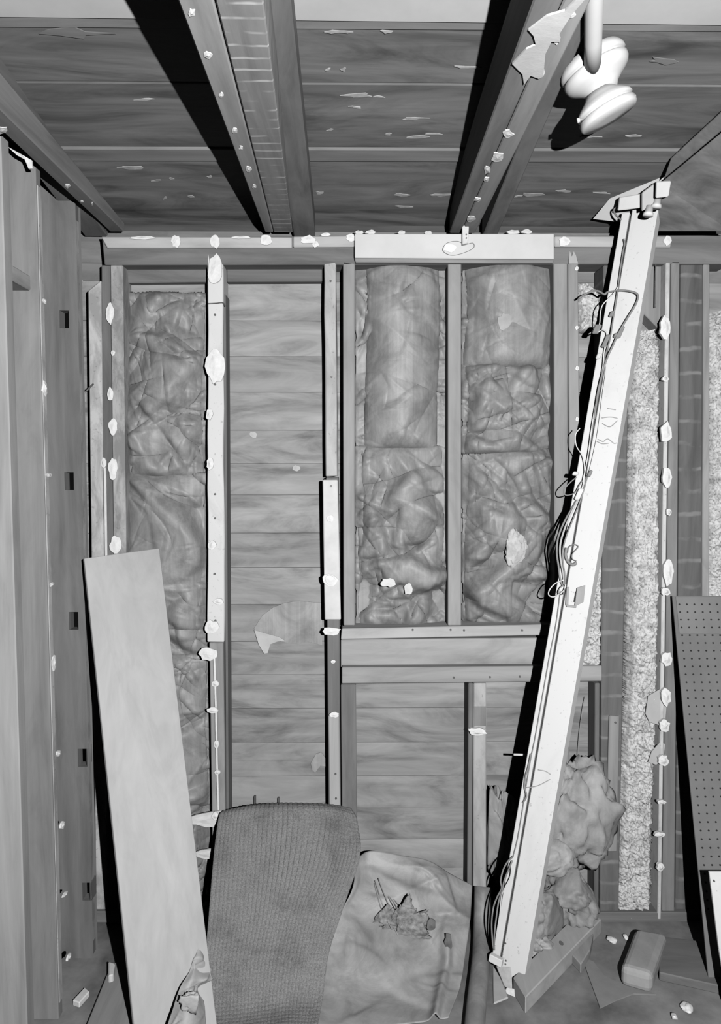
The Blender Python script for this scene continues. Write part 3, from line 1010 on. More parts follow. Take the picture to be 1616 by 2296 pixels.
def batt(x0, y0, x1, y1, mat, label, seed, bulge=0.04, amp=0.010, n=70, length=0.08, width=0.012, nu=110, nv=None, base=2.585, roundness=2.2, folds=0.5, droop=0.0, group=None, skew=0.05, flange=0.1):
    """paper-faced insulation batt filling part of a bay; its facing bulges into the room and is creased"""
    A, B, C, D = PY(x0, y0, base), PY(x1, y0, base), PY(x1, y1, base), PY(x0, y1, base)
    W = abs(B.x - A.x)
    H = abs(A.z - D.z)
    nv = nv or int(nu * max(1.0, min(2.4, H / W)))
    cr = creases(seed, n, W, H, amp * 1.5, length, width * 1.3, folds)
    fine = creases(seed + 50, n * 2, W, H, amp * 0.42, length * 0.55, width * 0.38, 0.25)
    ruck = creases(seed + 99, 50, W, H, 0.016, 0.07, 0.008, 0.3)
    u = np.linspace(0, 1, nu)[None, :].repeat(nv, 0)
    v = np.linspace(0, 1, nv)[:, None].repeat(nu, 1)
    X = A.x * (1 - u) * (1 - v) + B.x * u * (1 - v) + C.x * u * v + D.x * (1 - u) * v
    Z = A.z * (1 - v) + D.z * v
    uu = np.abs((2 * u - 1) / (1 - flange) + skew * np.sin(v * 5 + seed))
    vv = np.abs(2 * v - 1)
    prof = np.clip(1 - uu ** roundness, 0, 1) ** 0.75 * (np.clip(1 - vv ** 8, 0, 1) ** 0.5)
    hh = bulge * prof * (1 + droop * (v - 0.5))
    edge = np.minimum(np.minimum(u, 1 - u) * 16, 1) * np.minimum(np.minimum(v, 1 - v) * 22, 1)
    hh = hh + (cr(u * W, v * H) + fine(u * W, v * H)) * (0.35 + 0.65 * edge) * np.where(edge > 0, 1, 0)
    hh = hh + np.abs(ruck(u * W, v * H)) * np.clip(1 - prof * 2.5, 0, 1) * np.where(edge > 0, 1, 0)
    hh = np.where(hh > 0.055, 0.055 + 0.038 * np.tanh((hh - 0.055) / 0.038), hh)
    hh = np.where(hh < 0.0, 0.008 * np.tanh(hh / 0.008), hh)
    rgz = np.random.RandomState(seed)
    V = np.stack([X, base - hh, Z], -1)
    V[0, :, 2] += rgz.uniform(-0.004, 0.004, nu)
    V[-1, :, 2] += rgz.uniform(-0.005, 0.005, nu)
    o = grid_mesh('insulation_batt', V, mat, None, True, 0.0)
    # back of the batt so that it is a body, not a skin
    md = o.modifiers.new('thickness', 'SOLIDIFY')
    md.thickness = 0.008
    md.offset = -1
    return tag(o, label, 'insulation', group)


batt(276, 660, 464, 1066, KR, 'crumpled paper-faced batt in the upper left bay above the plywood', 11, 0.055, 0.018, 50, 0.12, 0.020, droop=0.4)
batt(276, 1062, 464, 1470, KR, 'paper-faced batt with long vertical folds behind the top of the plywood', 23, 0.045, 0.014, 30, 0.20, 0.018, roundness=4)
batt(330, 1468, 470, 1800, KR2, 'lower crumpled batt showing right of the plywood panel', 31, 0.05, 0.013, 30, 0.12, 0.016)
batt(400, 1790, 476, 2050, KR2, 'lowest crumpled batt between the plywood panel and the carpet', 37, 0.045, 0.016, 40, 0.09, 0.014)
batt(798, 590, 1003, 1004, KR, 'smooth rounded batt in the upper left window cell', 41, 0.085, 0.009, 26, 0.10, 0.013, roundness=2.0, flange=0.24, skew=0.04)
batt(798, 1002, 1003, 1402, KR, 'wrinkled batt with torn white spots in the lower left window cell', 47, 0.06, 0.019, 52, 0.11, 0.018, flange=0.15)
batt(1036, 592, 1240, 826, KR2, 'smooth bulging batt in the upper right window cell', 53, 0.085, 0.006, 20, 0.10, 0.013, roundness=2.2, flange=0.08)
batt(1036, 820, 1240, 1014, KR, 'creased middle batt in the right window cell', 59, 0.075, 0.016, 38, 0.10, 0.016, flange=0.1)
batt(1036, 1008, 1242, 1402, KR_D, 'deeply wrinkled batt in the lower right window cell', 61, 0.06, 0.020, 56, 0.13, 0.019)
# torn bits on the batts
FL = plain(0.46, 0.95, 0.2, 40, 0.1, 0.6)
tag(lump('insulation_tuft', PY(1158, 1230, 2.492), (0.032, 0.014, 0.062), FL, 3, None, None, sub=5, amp=0.5, n=60, facets=2, pleats=0.12), 'pale tuft of insulation hanging out of the lower right window cell', 'insulation')
for (x, y, rx, ry, lab) in [(870, 1306, 18, 10, 'small white torn spot left of its twin on the lower left window batt'), (915, 1320, 10, 14, 'small white torn spot right of its twin on the lower left window batt'), (1130, 722, 15, 20, 'pale scuffed patch on the smooth upper right window batt')]:
    tag(blob(x, y, rx, ry, 2.497, None, 'torn_spot', seed=2, thick=0.003, mat=plain(0.6 if y > 1000 else 0.36, 0.8)), lab, 'paper')
# torn building paper left on the planks
TP = kraft(0.33, 0.25, 0.7)
pts = [(570, 1408), (588, 1380), (612, 1362), (640, 1351), (670, 1347), (722, 1352), (722, 1446), (706, 1442), (690, 1438), (668, 1443), (640, 1440), (622, 1436), (606, 1444), (600, 1464), (592, 1465), (580, 1445)]
tag(poly_sheet('torn_paper', [PY(x, y, YS - 0.003) for x, y in pts], 0.004, Vector((0, -1, 0)), TP, None), 'large torn remnant of building paper on the bare planks', 'paper')
pts = [(570, 1412), (596, 1420), (626, 1428), (640, 1437), (622, 1438), (606, 1444), (600, 1464), (592, 1465), (580, 1445)]
tag(poly_sheet('torn_paper', [PY(x, y, YS - 0.012) for x, y in pts], 0.003, Vector((0, -1, 0)), plain(0.45, 0.8, 0.1, 18, 0.3, 0.4), None), 'pale curled corner of the torn building paper on the bare planks', 'paper')
pts = [(697, 1710), (708, 1690), (720, 1686), (730, 1700), (730, 1718), (718, 1716), (706, 1732), (699, 1726)]
tag(poly_sheet('torn_paper', [PY(x, y, YS - 0.004) for x, y in pts], 0.003, Vector((0, -1, 0)), TP, None), 'small torn paper scrap low on the bare planks beside the stud', 'paper')
for x, y in ((571, 1798), (624, 1802)):
    tag(board('wire_stub', [(x - 2, y - 12), (x + 2, y - 12), (x + 2, y + 10), (x - 2, y + 10)], YS - 0.02, YS - 0.005, NAIL, bevel=0.001), 'dark stub standing on the planks at the top of the carpet, %s of two' % ('left' if x < 600 else 'right'), 'nail')
for x, y, lab in ((568, 975, 'larger pale chip on the bare planks'), (664, 1050, 'smaller pale chip on the bare planks')):
    tag(blob(x, y, 9, 7, YS - 0.003, None, 'paint_chip', seed=4, thick=0.002, mat=plain(0.45, 0.8)), lab, 'chip')


# ------------------------------------------------------------------ mineral wool strips
def wool(name, L, R, Yf, Yb, label, seed, amp=0.0085, nu=46, res=0.0030, mat=None):
    """fluffy strip between a left and a right outline (photo points), fully modelled clumps"""
    n = 3000
    Lp = catmull([PY(x, y, Yf) for x, y in L], n)
    Rp = catmull([PY(x, y, Yf) for x, y in R], n)
    H = abs(Lp[0, 2] - Lp[-1, 2])
    nv = int(H / res)
    idx = np.linspace(0, n - 1, nv).astype(int)
    Lp, Rp = Lp[idx], Rp[idx]
    rg = np.random.RandomState(seed)
    u = np.linspace(0, 1, nu)[None, :, None]
    V = Lp[:, None, :] * (1 - u) + Rp[:, None, :] * u
    h = np.zeros((nv, nu))
    W = np.linalg.norm(Rp[nv // 2] - Lp[nv // 2])
    sd = Vector((seed * 3.1, seed * 1.7, 0))
    for i in range(nv):
        for j in range(nu):
            q = Vector((V[i, j, 0], V[i, j, 2], 0.0)) + sd
            h[i, j] = 1.0 * mnoise.noise(q * 22) + 0.8 * mnoise.noise(q * 60) + 0.6 * mnoise.noise(q * 130)
    e = np.minimum(np.linspace(0, 1, nu), np.linspace(1, 0, nu))[None, :]
    rnd = np.sqrt(np.clip(1 - (1 - np.minimum(e * 5, 1)) ** 2, 0, 1))
    V[:, :, 1] = Yb - (Yb - Yf) * (0.25 + 0.75 * rnd) - h * amp * 1.6
    V[:, :, 0] += rg.uniform(-1, 1, (nv, nu)) * 0.0003
    V[:, :, 2] += rg.uniform(-1, 1, (nv, nu)) * 0.0004
    jag = np.cumsum(rg.normal(0, 0.0012, nv))
    jag -= np.linspace(jag[0], jag[-1], nv)
    V[:, 0, 1] = Yb
    V[:, -1, 1] = Yb
    V[0, :, 1] = Yb
    V[-1, :, 1] = Yb
    V[:, :3, 0] -= (rg.rand(nv) ** 2 * 0.010)[:, None]
    V[:, -3:, 0] += (rg.rand(nv) ** 2 * 0.010)[:, None]
    o = grid_mesh(name, V, mat or fleece(0.60), None, True, 0.0)
    return tag(o, label, 'insulation')


wool('mineral_wool', [(1424, 742), (1416, 800), (1416, 1000), (1414, 1300), (1412, 1500), (1404, 1650), (1394, 1800), (1384, 1950), (1380, 2040), (1400, 2078)],
     [(1474, 738), (1486, 790), (1484, 1000), (1484, 1300), (1480, 1500), (1476, 1650), (1470, 1800), (1466, 1950), (1464, 2040), (1450, 2078)], YW + 0.004, YS - 0.004, 'tall fluffy strip of mineral wool near the right end of the back wall', 3, nu=52)
wool('mineral_wool', [(1299, 632), (1298, 660), (1298, 700), (1300, 735)], [(1330, 640), (1348, 662), (1350, 700), (1330, 742)], YW + 0.02, YS - 0.004, 'small tuft of mineral wool left of the light fixture near its top', 5, nu=34)
wool('mineral_wool', [(1330, 1125), (1318, 1180), (1310, 1300), (1302, 1400), (1300, 1495)], [(1360, 1120), (1362, 1180), (1358, 1300), (1356, 1400), (1352, 1495)], YW + 0.012, YS - 0.004, 'short strip of mineral wool just right of the middle of the light fixture', 7, nu=34)
wool('mineral_wool', [(1594, 700), (1592, 760), (1594, 1000), (1592, 1200), (1592, 1340)], [(1650, 690), (1650, 760), (1650, 1000), (1650, 1200), (1650, 1340)], YW + 0.006, YS - 0.004, 'mineral wool at the right picture border above the pegboard', 9, nu=34)
GP = plain(0.42, 0.8, 0.06, 20, 0.2, 0.1)
tag(poly_sheet('torn_paper', [PY(x, y, YW - 0.006) for x, y in [(1478, 1545), (1490, 1540), (1494, 1570), (1490, 1620), (1476, 1625), (1455, 1618), (1446, 1600), (1452, 1560)]], 0.003, Vector((0, -1, 0)), GP, None), 'upper grey paper flap over the edge of the tall mineral wool', 'paper')
tag(poly_sheet('torn_paper', [PY(x, y, YW - 0.006) for x, y in [(1480, 1662), (1490, 1668), (1486, 1700), (1470, 1714), (1452, 1708), (1460, 1685)]], 0.003, Vector((0, -1, 0)), GP, None), 'lower grey paper flap over the edge of the tall mineral wool', 'paper')
tag(tube('hanging_wire', [PY(x, y, YW + 0.005) for x, y in [(1470, 590), (1469, 620), (1468, 690)]], 0.0022, NAIL), 'thin dark wire hanging above the tall mineral wool', 'wire')
tag(tube('hanging_wire', [PY(x, y, YS - 0.02) for x, y in [(1311, 1562), (1304, 1600), (1297, 1660), (1293, 1728)]], 0.0014, plain(0.3, 0.6)), 'thin curved wire hanging down to the paper bundle right of the fixture', 'wire')

# ------------------------------------------------------------------ leaning plywood panel
PLY = wood(0.41, 'z', 0.10, 0.6, 0.0, 0.7, 0.14)
TL, TR = PY(189, 1252, 2.25), PY(357, 1229, 2.42)
BL, BR = PZ(308, 2372, 0.004), PZ(493, 2352, 0.004)
nrm = (TR - TL).cross(BL - TL).normalized()
if nrm.y > 0:
    nrm = -nrm
ply = hexa('plywood_panel', [TL, TR, BR, BL] + [p - nrm * 0.012 for p in (TL, TR, BR, BL)], PLY, None, 0.0015)
tag(ply, 'tall pale plywood panel leaning in the left corner', 'panel')
for (x, y) in [(220, 1392), (313, 1444), (239, 1534), (328, 1597), (262, 1754), (354, 1756), (288, 1978), (372, 1912), (404, 2157), (317, 2183)]:
    c = PP(x, y, TL, nrm)
    e1 = (TR - TL).normalized()
    e2 = nrm.cross(e1)
    obox('saw_nick', c, (e1, nrm, e2), (0.011, 0.0012, 0.0014), plain(0.12, 0.8), ply, bevel=0)
for (x, y) in [(314, 1290), (322, 1700), (345, 1718), (363, 1716)]:
    c = PP(x, y, TL, nrm)
    poly_sheet('knot', [c + (TR - TL).normalized() * (math.cos(a) * 0.004) + Vector((0, 0, math.sin(a) * 0.006)) for a in np.linspace(0, 5.6, 9)], 0.0008, nrm, plain(0.27, 0.8), ply)

# ------------------------------------------------------------------ carpet
def carpet_mat():
    m, nt, b = _new('ribbed_carpet')
    tc = nt.nodes.new('ShaderNodeTexCoord')
    n2 = _noise(nt, _coords(nt, (1, 1, 1), False), 9, 5, 0.6)
    r2 = _ramp(nt, [(0.30, 0.70), (0.5, 1.0), (0.75, 1.1)])
    nt.links.new(n2.outputs['Fac'], r2.inputs[0])
    n3 = _noise(nt, _coords(nt, (1, 1, 1), False), 260, 3, 0.7)
    r3 = _ramp(nt, [(0.3, 0.13), (0.7, 0.28)])
    nt.links.new(n3.outputs['Fac'], r3.inputs[0])
    col = _mix(nt, r3.outputs[0], r2.outputs[0], 1.0)
    nt.links.new(col, b.inputs['Base Color'])
    b.inputs['Roughness'].default_value = 1.0
    b.inputs['Specular IOR Level'].default_value = 0.05
    bp = nt.nodes.new('ShaderNodeBump')
    bp.inputs['Strength'].default_value = 0.6
    bp.inputs['Distance'].default_value = 0.004
    nt.links.new(n3.outputs['Fac'], bp.inputs['Height'])
    nt.links.new(bp.outputs[0], b.inputs['Normal'])
    return m


def PYz(x, y, Y):
    p = PY(x, y, Y)
    p.z = max(p.z, 0.012)
    return p


rowsC = [
    [PY(505, 1822, 2.475), PY(570, 1812, 2.475), PY(650, 1808, 2.475), PY(740, 1808, 2.475), PY(785, 1815, 2.475)],
    [PY(494, 1832, 2.44), PY(565, 1822, 2.44), PY(650, 1816, 2.44), PY(745, 1818, 2.44), PY(797, 1832, 2.44)],
    [PY(487, 1868, 2.41), PY(560, 1856, 2.41), PY(650, 1850, 2.41), PY(748, 1852, 2.41), PY(802, 1868, 2.41)],
    [PY(478, 1960, 2.33), PY(555, 1950, 2.34), PY(640, 1945, 2.34), PY(730, 1942, 2.34), PY(806, 1920, 2.34)],
    [PY(470, 2060, 2.25), PY(545, 2055, 2.25), PY(620, 2050, 2.25), PY(690, 2045, 2.25), PY(766, 2040, 2.26)],
    [PY(460, 2160, 2.17), PY(530, 2155, 2.17), PY(600, 2150, 2.17), PY(670, 2145, 2.17), PY(734, 2140, 2.18)],
    [PY(455, 2260, 2.08), PY(525, 2258, 2.08), PY(590, 2255, 2.08), PY(655, 2250, 2.08), PY(721, 2240, 2.09)],
    [PYz(450, 2360, 1.97), PYz(520, 2360, 1.97), PYz(585, 2360, 1.97), PYz(650, 2360, 1.97), PYz(706, 2345, 1.97)],
]


def carpet_disp(su, sv, u, v):
    ribs = 0.0026 * np.abs(np.sin(u * math.pi * 33)) * (0.62 + 0.38 * np.abs(np.sin(sv * 230)))
    return ribs + 0.004 * np.sin(u * 5 + v * 4) + 0.003 * np.sin(v * 17 + 2 * u)


cp = patch('carpet_runner', rowsC, 300, 340, carpet_mat(), None, carpet_disp, 0.012)
tag(cp, 'ribbed grey carpet strip draped from the back wall down onto the floor', 'carpet')
for (x, y, rx, ry, Y) in [(724, 1932, 8, 14, 2.33)]:
    pass

# ------------------------------------------------------------------ crumpled sheet beside the carpet
SH = kraft(0.30, 0.45, 0.5, 0.03)
rowsS = [
    [PY(795, 1930, 2.47), PY(830, 1908, 2.47), PY(900, 1918, 2.47), PY(960, 1930, 2.47), PY(1010, 1960, 2.47), PY(1058, 1985, 2.47)],
    [PY(790, 1990, 2.38), PY(835, 1985, 2.40), PY(900, 1985, 2.40), PY(960, 1990, 2.41), PY(1010, 2015, 2.40), PY(1056, 2030, 2.41)],
    [PY(750, 2075, 2.29), PY(800, 2070, 2.31), PY(880, 2065, 2.33), PY(950, 2070, 2.33), PY(1005, 2070, 2.33), PY(1052, 2075, 2.33)],
    [PY(728, 2150, 2.22), PY(790, 2150, 2.22), PY(880, 2150, 2.22), PY(940, 2150, 2.23), PY(1000, 2150, 2.24), PY(1042, 2145, 2.25)],
    [PYz(716, 2230, 2.12), PYz(790, 2235, 2.13), PYz(870, 2235, 2.13), PYz(930, 2235, 2.14), PYz(990, 2230, 2.15), PYz(1030, 2225, 2.15)],
    [PYz(700, 2330, 2.00), PYz(780, 2330, 2.00), PYz(860, 2330, 2.00), PYz(920, 2320, 2.01), PYz(975, 2310, 2.02), PYz(1005, 2300, 2.03)],
]
crS = creases(77, 34, 0.42, 0.6, 0.010, 0.10, 0.014, 0.6)


def disp_s(su, sv, u, v):
    e = np.minimum(1, np.minimum(v, 1 - v) * 12)
    fold = 0.022 * np.exp(-((u - 0.80) / 0.045) ** 2) * np.clip((v - 0.3) * 3, 0, 1)
    return crS(su, sv) * e * (1.0 - 0.6 * v) + fold


tag(patch('paper_sheet', rowsS, 90, 110, SH, None, disp_s, 0.003), 'creased grey sheet spread over the rubble right of the carpet', 'sheet')
clump = tag(lump('debris_clump', PY(893, 2078, 2.315), (0.074, 0.022, 0.066), plain(0.24, 0.95, 0.5, 70, 0.1, 0.8), 8, None, None, sub=5, amp=1.0, n=90, sharp=0.02, pleats=0.22), 'dark clump of straw-like debris lying on the creased sheet', 'debris')
rg = random.Random(11)
for k in range(9):
    x0, y0 = 855 + k * 8, 2035 + rg.uniform(-10, 20)
    tube('straw', [PY(838 + k * 6 + rg.uniform(-6, 6), 1968 + k * 6 + rg.uniform(-14, 14), 2.40), PY(x0, y0, 2.345), PY(x0 + rg.uniform(10, 40), y0 + rg.uniform(30, 60), 2.292)], 0.0018, plain(0.26, 0.9, 0.4), clump, seg=5)
for (x, y, rx, ry, yy, lab) in [(966, 2072, 10, 14, 2.30, 'small dark scrap right of the straw clump'), (1005, 2110, 9, 22, 2.27, 'dark stain-like scrap on the fold of the creased sheet')]:
    tag(blob(x, y, rx, ry, yy - 0.014, None, 'dark_scrap', thick=0.004, mat=plain(0.13, 0.9, 0.4)), lab, 'scrap')
# loose roll of paper beside it
tag(tube('paper_roll', [PY(1082, 1988, 2.46), PZ(1080, 2090, 0.04), PZ(1076, 2170, 0.032), PZ(1068, 2250, 0.032), PZ(1056, 2400, 0.032)], 0.030, kraft(0.26, 0.4, 0.55, 0.03), None, seg=20, n=24), 'long grey roll of paper lying against the foot of the light fixture', 'roll')

# ------------------------------------------------------------------ wads of insulation under the window
KL = kraft(0.34, 0.35, 0.6, 0.05)
KM = kraft(0.27, 0.35, 0.6, 0.05)
c = PY(1270, 1836, 2.47)
tag(lump('paper_bundle', c, (0.135, 0.062, 0.195), KL, 21, None, None, amp=0.34, n=70, pleats=0.10, facets=3), 'large crumpled paper bundle right of the lower light fixture', 'insulation')
tag(lump('insulation_wad', PY(1124, 1868, 2.53), (0.068, 0.04, 0.19), KM, 22, None, None, amp=0.4, n=70, pleats=0.10), 'long crumpled wad between the cripple stud and the light fixture', 'insulation')
tag(lump('insulation_wad', PY(1232, 1925, 2.42), (0.085, 0.05, 0.062), kraft(0.42, 0.2, 0.8, 0.05), 23, None, None, amp=0.3), 'pale folded wad below the large paper bundle', 'insulation')
tag(lump('insulation_wad', PY(1285, 2010, 2.44), (0.095, 0.07, 0.095), KM, 24, None, None, amp=0.42, n=70, pleats=0.12), 'dark crumpled wad against the jamb at the right of the rubble', 'insulation')
tag(lump('insulation_wad', PY(1208, 2050, 2.36), (0.085, 0.07, 0.09), KM, 25, None, None, amp=0.42, n=70, pleats=0.12), 'rounded crumpled wad behind the diagonal timber', 'insulation')
tag(lump('insulation_wad', PY(1190, 2125, 2.30), (0.075, 0.06, 0.075), KL, 26, None, None, amp=0.42, n=70, pleats=0.12, flat=0.001), 'small pale wad at the floor beside the foot of the fixture', 'insulation')

# ------------------------------------------------------------------ timbers and scraps on the floor
tm = slab('timber_offcut', [(1150, 2190), (1298, 2043), (1348, 2060), (1178, 2236)], 0.055, 0.001, wood(0.40, 'y', 0.15, 0.7, 0.0, 0.9, 0.2))
tag(tm, 'short pale timber lying diagonally at the foot of the light fixture', 'timber')
c = PZ(1258, 2115, 0.0555)
poly_sheet('knot', [c + Vector((math.cos(a) * 0.007, math.sin(a) * 0.012, 0)) for a in np.linspace(0, 5.6, 9)], 0.0012, Vector((0, 0, 1)), plain(0.16, 0.8), tm)
tag(slab('wood_chunk', [(1272, 2128), (1330, 2092), (1322, 2130), (1302, 2162)], 0.035, 0.001, wood(0.36, 'y', 0.15)), 'pale wood chunk tucked under the far end of the diagonal timber', 'wood')
blk = slab('foam_block', [(1424, 2078), (1496, 2090), (1462, 2186), (1390, 2166)], 0.07, 0.001, plain(0.30, 0.8, 0.15, 12, 0.2, 0.2), None, 0.02)
tag(blk, 'rounded grey block lying below the tall mineral wool', 'block')
tag(slab('floor_board', [(1470, 2098), (1660, 2120), (1680, 2225), (1478, 2180)], 0.03, 0.001, wood(0.17, 'x', 0.2)), 'dark board on the floor between grey block and pegboard', 'board')
pts = [PZ(x, y, 0.002) for x, y in [(1304, 2148), (1330, 2158), (1352, 2188), (1385, 2206), (1438, 2218), (1470, 2232), (1420, 2230), (1380, 2245), (1345, 2262)]]
tag(poly_sheet('cardboard_scrap', pts, 0.004, Vector((0, 0, 1)), plain(0.22, 0.8, 0.1), None), 'pointed piece of card lying flat on the dark floor', 'cardboard')
for (x, y, r, lab) in [(1540, 2258, 16, 'larger white plaster crumb on the floor by the pegboard'), (1372, 2108, 12, 'white plaster crumb at the foot of the tall mineral wool'), (1402, 2100, 7, 'tiny white crumb beside the grey block'), (1512, 2280, 7, 'tiny white crumb near the bottom right of the floor')]:
    p = PZ(x, y, 0.008)
    tag(lump('plaster_crumb', p, (r * 0.0013, r * 0.0016, 0.009), PLASTER, x, None, None, sub=3, amp=0.6, flat=0.001), lab, 'plaster')
# left floor
tag(slab('floor_board', [(250, 2158), (330, 2158), (330, 2360), (168, 2360)], 0.022, 0.001, wood(0.30, 'y', 0.15, 0.7)), 'pale board on the floor in front of the left wall studs', 'board')
tag(slab('plaster_piece', [(190, 2212), (201, 2222), (178, 2248), (162, 2242)], 0.02, 0.001, WHITE), 'small white plaster piece on the floor by the left wall', 'plaster')
tag(slab('plaster_piece', [(243, 2155), (258, 2160), (254, 2185), (243, 2188)], 0.045, 0.001, WHITE), 'white plaster piece standing at the shadow edge of the plywood', 'plaster')
rowsP = [
    [PY(443, 2124, 2.007), PY(450, 2120, 2.022), PY(458, 2124, 2.042)],
    [PY(424, 2176, 1.967), PY(440, 2170, 1.972), PY(462, 2176, 2.012)],
    [PY(403, 2216, 1.932), PY(430, 2214, 1.932), PY(460, 2220, 1.982)],
    [PY(388, 2262, 1.902), PY(424, 2262, 1.892), PY(459, 2266, 1.942)],
    [PYz(372, 2310, 1.872), PYz(416, 2318, 1.862), PYz(458, 2320, 1.902)],
    [PYz(340, 2420, 1.802), PYz(405, 2425, 1.792), PYz(455, 2425, 1.822)],
]
crP = creases(91, 46, 0.12, 0.42, 0.013, 0.05, 0.010, 0.5)
tag(patch('crumpled_paper', rowsP, 60, 130, kraft(0.31, 0.3, 0.6, 0.03), None, lambda su, sv, u, v: crP(su, sv), 0.003), 'heap of crumpled paper squeezed between the plywood foot and the carpet', 'paper')
tag(lump('paper_scrap', PY(424, 2244, 1.885), (0.026, 0.014, 0.026), kraft(0.42, 0.3, 0.6, 0.03), 62, None, None, sub=4, amp=0.5, n=60, facets=3), 'pale wad on the heap of crumpled paper beside the carpet', 'paper')

# ------------------------------------------------------------------ pegboard leaning at the right
PEG = plain(0.155, 0.55, 0.12, 8, 0.35, 0.05)
A, B = PY(1507, 1336, 2.462), PY(1660, 1336, 2.462)
Dn = PZ(1590, 2212, 0.004)
Cn = Dn + (B - A)
pn = (B - A).cross(Dn - A).normalized()
if pn.y > 0:
    pn = -pn
peg = hexa('pegboard', [A, B, Cn, Dn] + [p - pn * 0.006 for p in (A, B, Cn, Dn)], PEG, None, 0.001)
tag(peg, 'dark perforated hardboard panel leaning at the right edge', 'panel')
for py0, py1 in ((1338, 1420),):
    t0, t1 = PP(1514, py0, A, pn), PP(1660, py0, A, pn)
    b0, b1 = PP(1522, py1, A, pn), PP(1660, py1, A, pn)
    bd = hexa('upper_band', [q + pn * 0.003 for q in (t0, t1, b1, b0)] + [q for q in (t0, t1, b1, b0)], plain(0.185, 0.55, 0.1, 8, 0.35, 0.05), peg, 0.0008)
bm = bmesh.new()
bmesh.ops.create_cone(bm, cap_ends=True, segments=7, radius1=0.0032, radius2=0.0032, depth=0.002)
hm = bpy.data.meshes.new('hole')
bm.to_mesh(hm)
bm.free()
hm.materials.append(DARKHOLE)
e1 = (B - A).normalized()
e2 = (Dn - A).normalized()
e2 = (e2 - e1 * e2.dot(e1)).normalized()
rot = pn.to_track_quat('Z', 'Y').to_euler()
H = (Dn - A).length
cnt = 0
for j in range(0, 46):
    for i in range(0, 8):
        if cnt >= 300:
            break
        v = 0.03 + j * 0.0265
        u = 0.02 + i * 0.0265
        if v > H - 0.03:
            continue
        # left edge of the panel slants: keep inside
        ue = u + ((Dn - A).dot(e1)) * (v / H)
        p = A + e1 * ue + e2 * v + pn * (0.0035 if v < 0.14 else 0.0008)
        h = bpy.data.objects.new('hole', hm)
        h.rotation_euler = rot
        COL.objects.link(h)
        h.parent = peg
        h.location = p - peg.location
        cnt += 1
# white perforated strip at the border
A2 = [PY(1590, 1955, 2.10), PY(1640, 1955, 2.10), PY(1660, 2130, 2.06), PY(1612, 2130, 2.06)]
ws = hexa('perforated_strip', A2 + [p + Vector((0, 0.008, 0)) for p in A2], plain(0.62, 0.6, 0.05), None, 0.001)
# carries on down to the floor behind the picture border
tag(ws, 'white perforated strip at the right picture border in front of the pegboard', 'strip')
for (x, y) in [(1600, 1975), (1605, 1997), (1606, 2015)]:
    nail(x, y, 2.094, ws, 0.003, 'hole')
hexa('lower_length', [PY(1612, 2130, 2.06), PY(1660, 2130, 2.06), PZ(1690, 2300, 0.002), PZ(1640, 2300, 0.002)] + [p + Vector((0, 0.008, 0)) for p in (PY(1612, 2130, 2.06), PY(1660, 2130, 2.06), PZ(1690, 2300, 0.002), PZ(1640, 2300, 0.002))], plain(0.62, 0.6, 0.05), ws, 0.001)

# ------------------------------------------------------------------ the long white light fixture leaning on the wall
FIX = painted(0.63, 0.9, 0.34, 7)
FIX_S = plain(0.64, 0.5, 0.06, 12, 0.35, 0.05)
FT = PY(1440, 452, 2.37)            # centre of the channel's front face, top
FB = PZ(1136, 2196, 0.02)            # and foot
axis = (FT - FB).normalized()
Lf = (FT - FB).length
toward = (ORG - (FT + FB) / 2)
toward = (toward - axis * toward.dot(axis)).normalized()
fw = axis.cross(toward).normalized()
if fw.x < 0:
    fw = -fw
nf = toward                                                    # normal of the front face
# turn the channel a little so that its left flank shows
ang = math.radians(-16)
nf2 = (Matrix.Rotation(ang, 3, axis) @ nf).normalized()
if nf2.x > nf.x:
    nf2 = (Matrix.Rotation(-ang, 3, axis) @ nf).normalized()
fw2 = axis.cross(nf2).normalized()
if fw2.x < 0:
    fw2 = -fw2
fx = empty('light_fixture', FB, 'long white metal light fixture leaning from the floor up to the ceiling', 'light fixture')
mid = (FT + FB) / 2
hw, dp = 0.041, 0.052
obox('channel', mid + fw2 * 0.012 - nf2 * (dp / 2), (fw2, nf2, axis), (hw, dp / 2, Lf / 2), FIX, fx, 0.003)
# flange along the left flank, with a dark slot between
obox('flange', mid - fw2 * (hw + 0.0075) - nf2 * 0.016, (fw2, nf2, axis), (0.0125, 0.014, Lf / 2 - 0.03), FIX_S, fx, 0.002)
obox('slot', mid - fw2 * (hw - 0.0085) - nf2 * 0.022, (fw2, nf2, axis), (0.0036, 0.012, Lf / 2 - 0.04), plain(0.06, 0.8), fx, 0)


def onfix(px, py, lift=0.0):
    return PP(px, py, mid + nf2 * lift, nf2)


# end cap at the head: mounting plate behind, block, lamp holder and pins in front
cpl = onfix(1420, 440, -0.004)
pn2 = (-axis * 0.82 + nf2 * 0.57).normalized()
pts = [PP(x, y, cpl, pn2) for x, y in [(1329, 491), (1376, 434), (1410, 392), (1422, 381), (1440, 380), (1464, 387), (1486, 398), (1508, 404), (1490, 450), (1440, 480), (1392, 498)]]
poly_sheet('mounting_plate', pts, 0.004, -pn2, plain(0.56, 0.5, 0.05, 12, 0.35, 0.05), fx)


def fixblock(name, quad, l0, l1, mat, bev=0.003):
    return hexa(name, [onfix(x, y, l0) for x, y in quad] + [onfix(x, y, l1) for x, y in quad], mat, fx, bev)


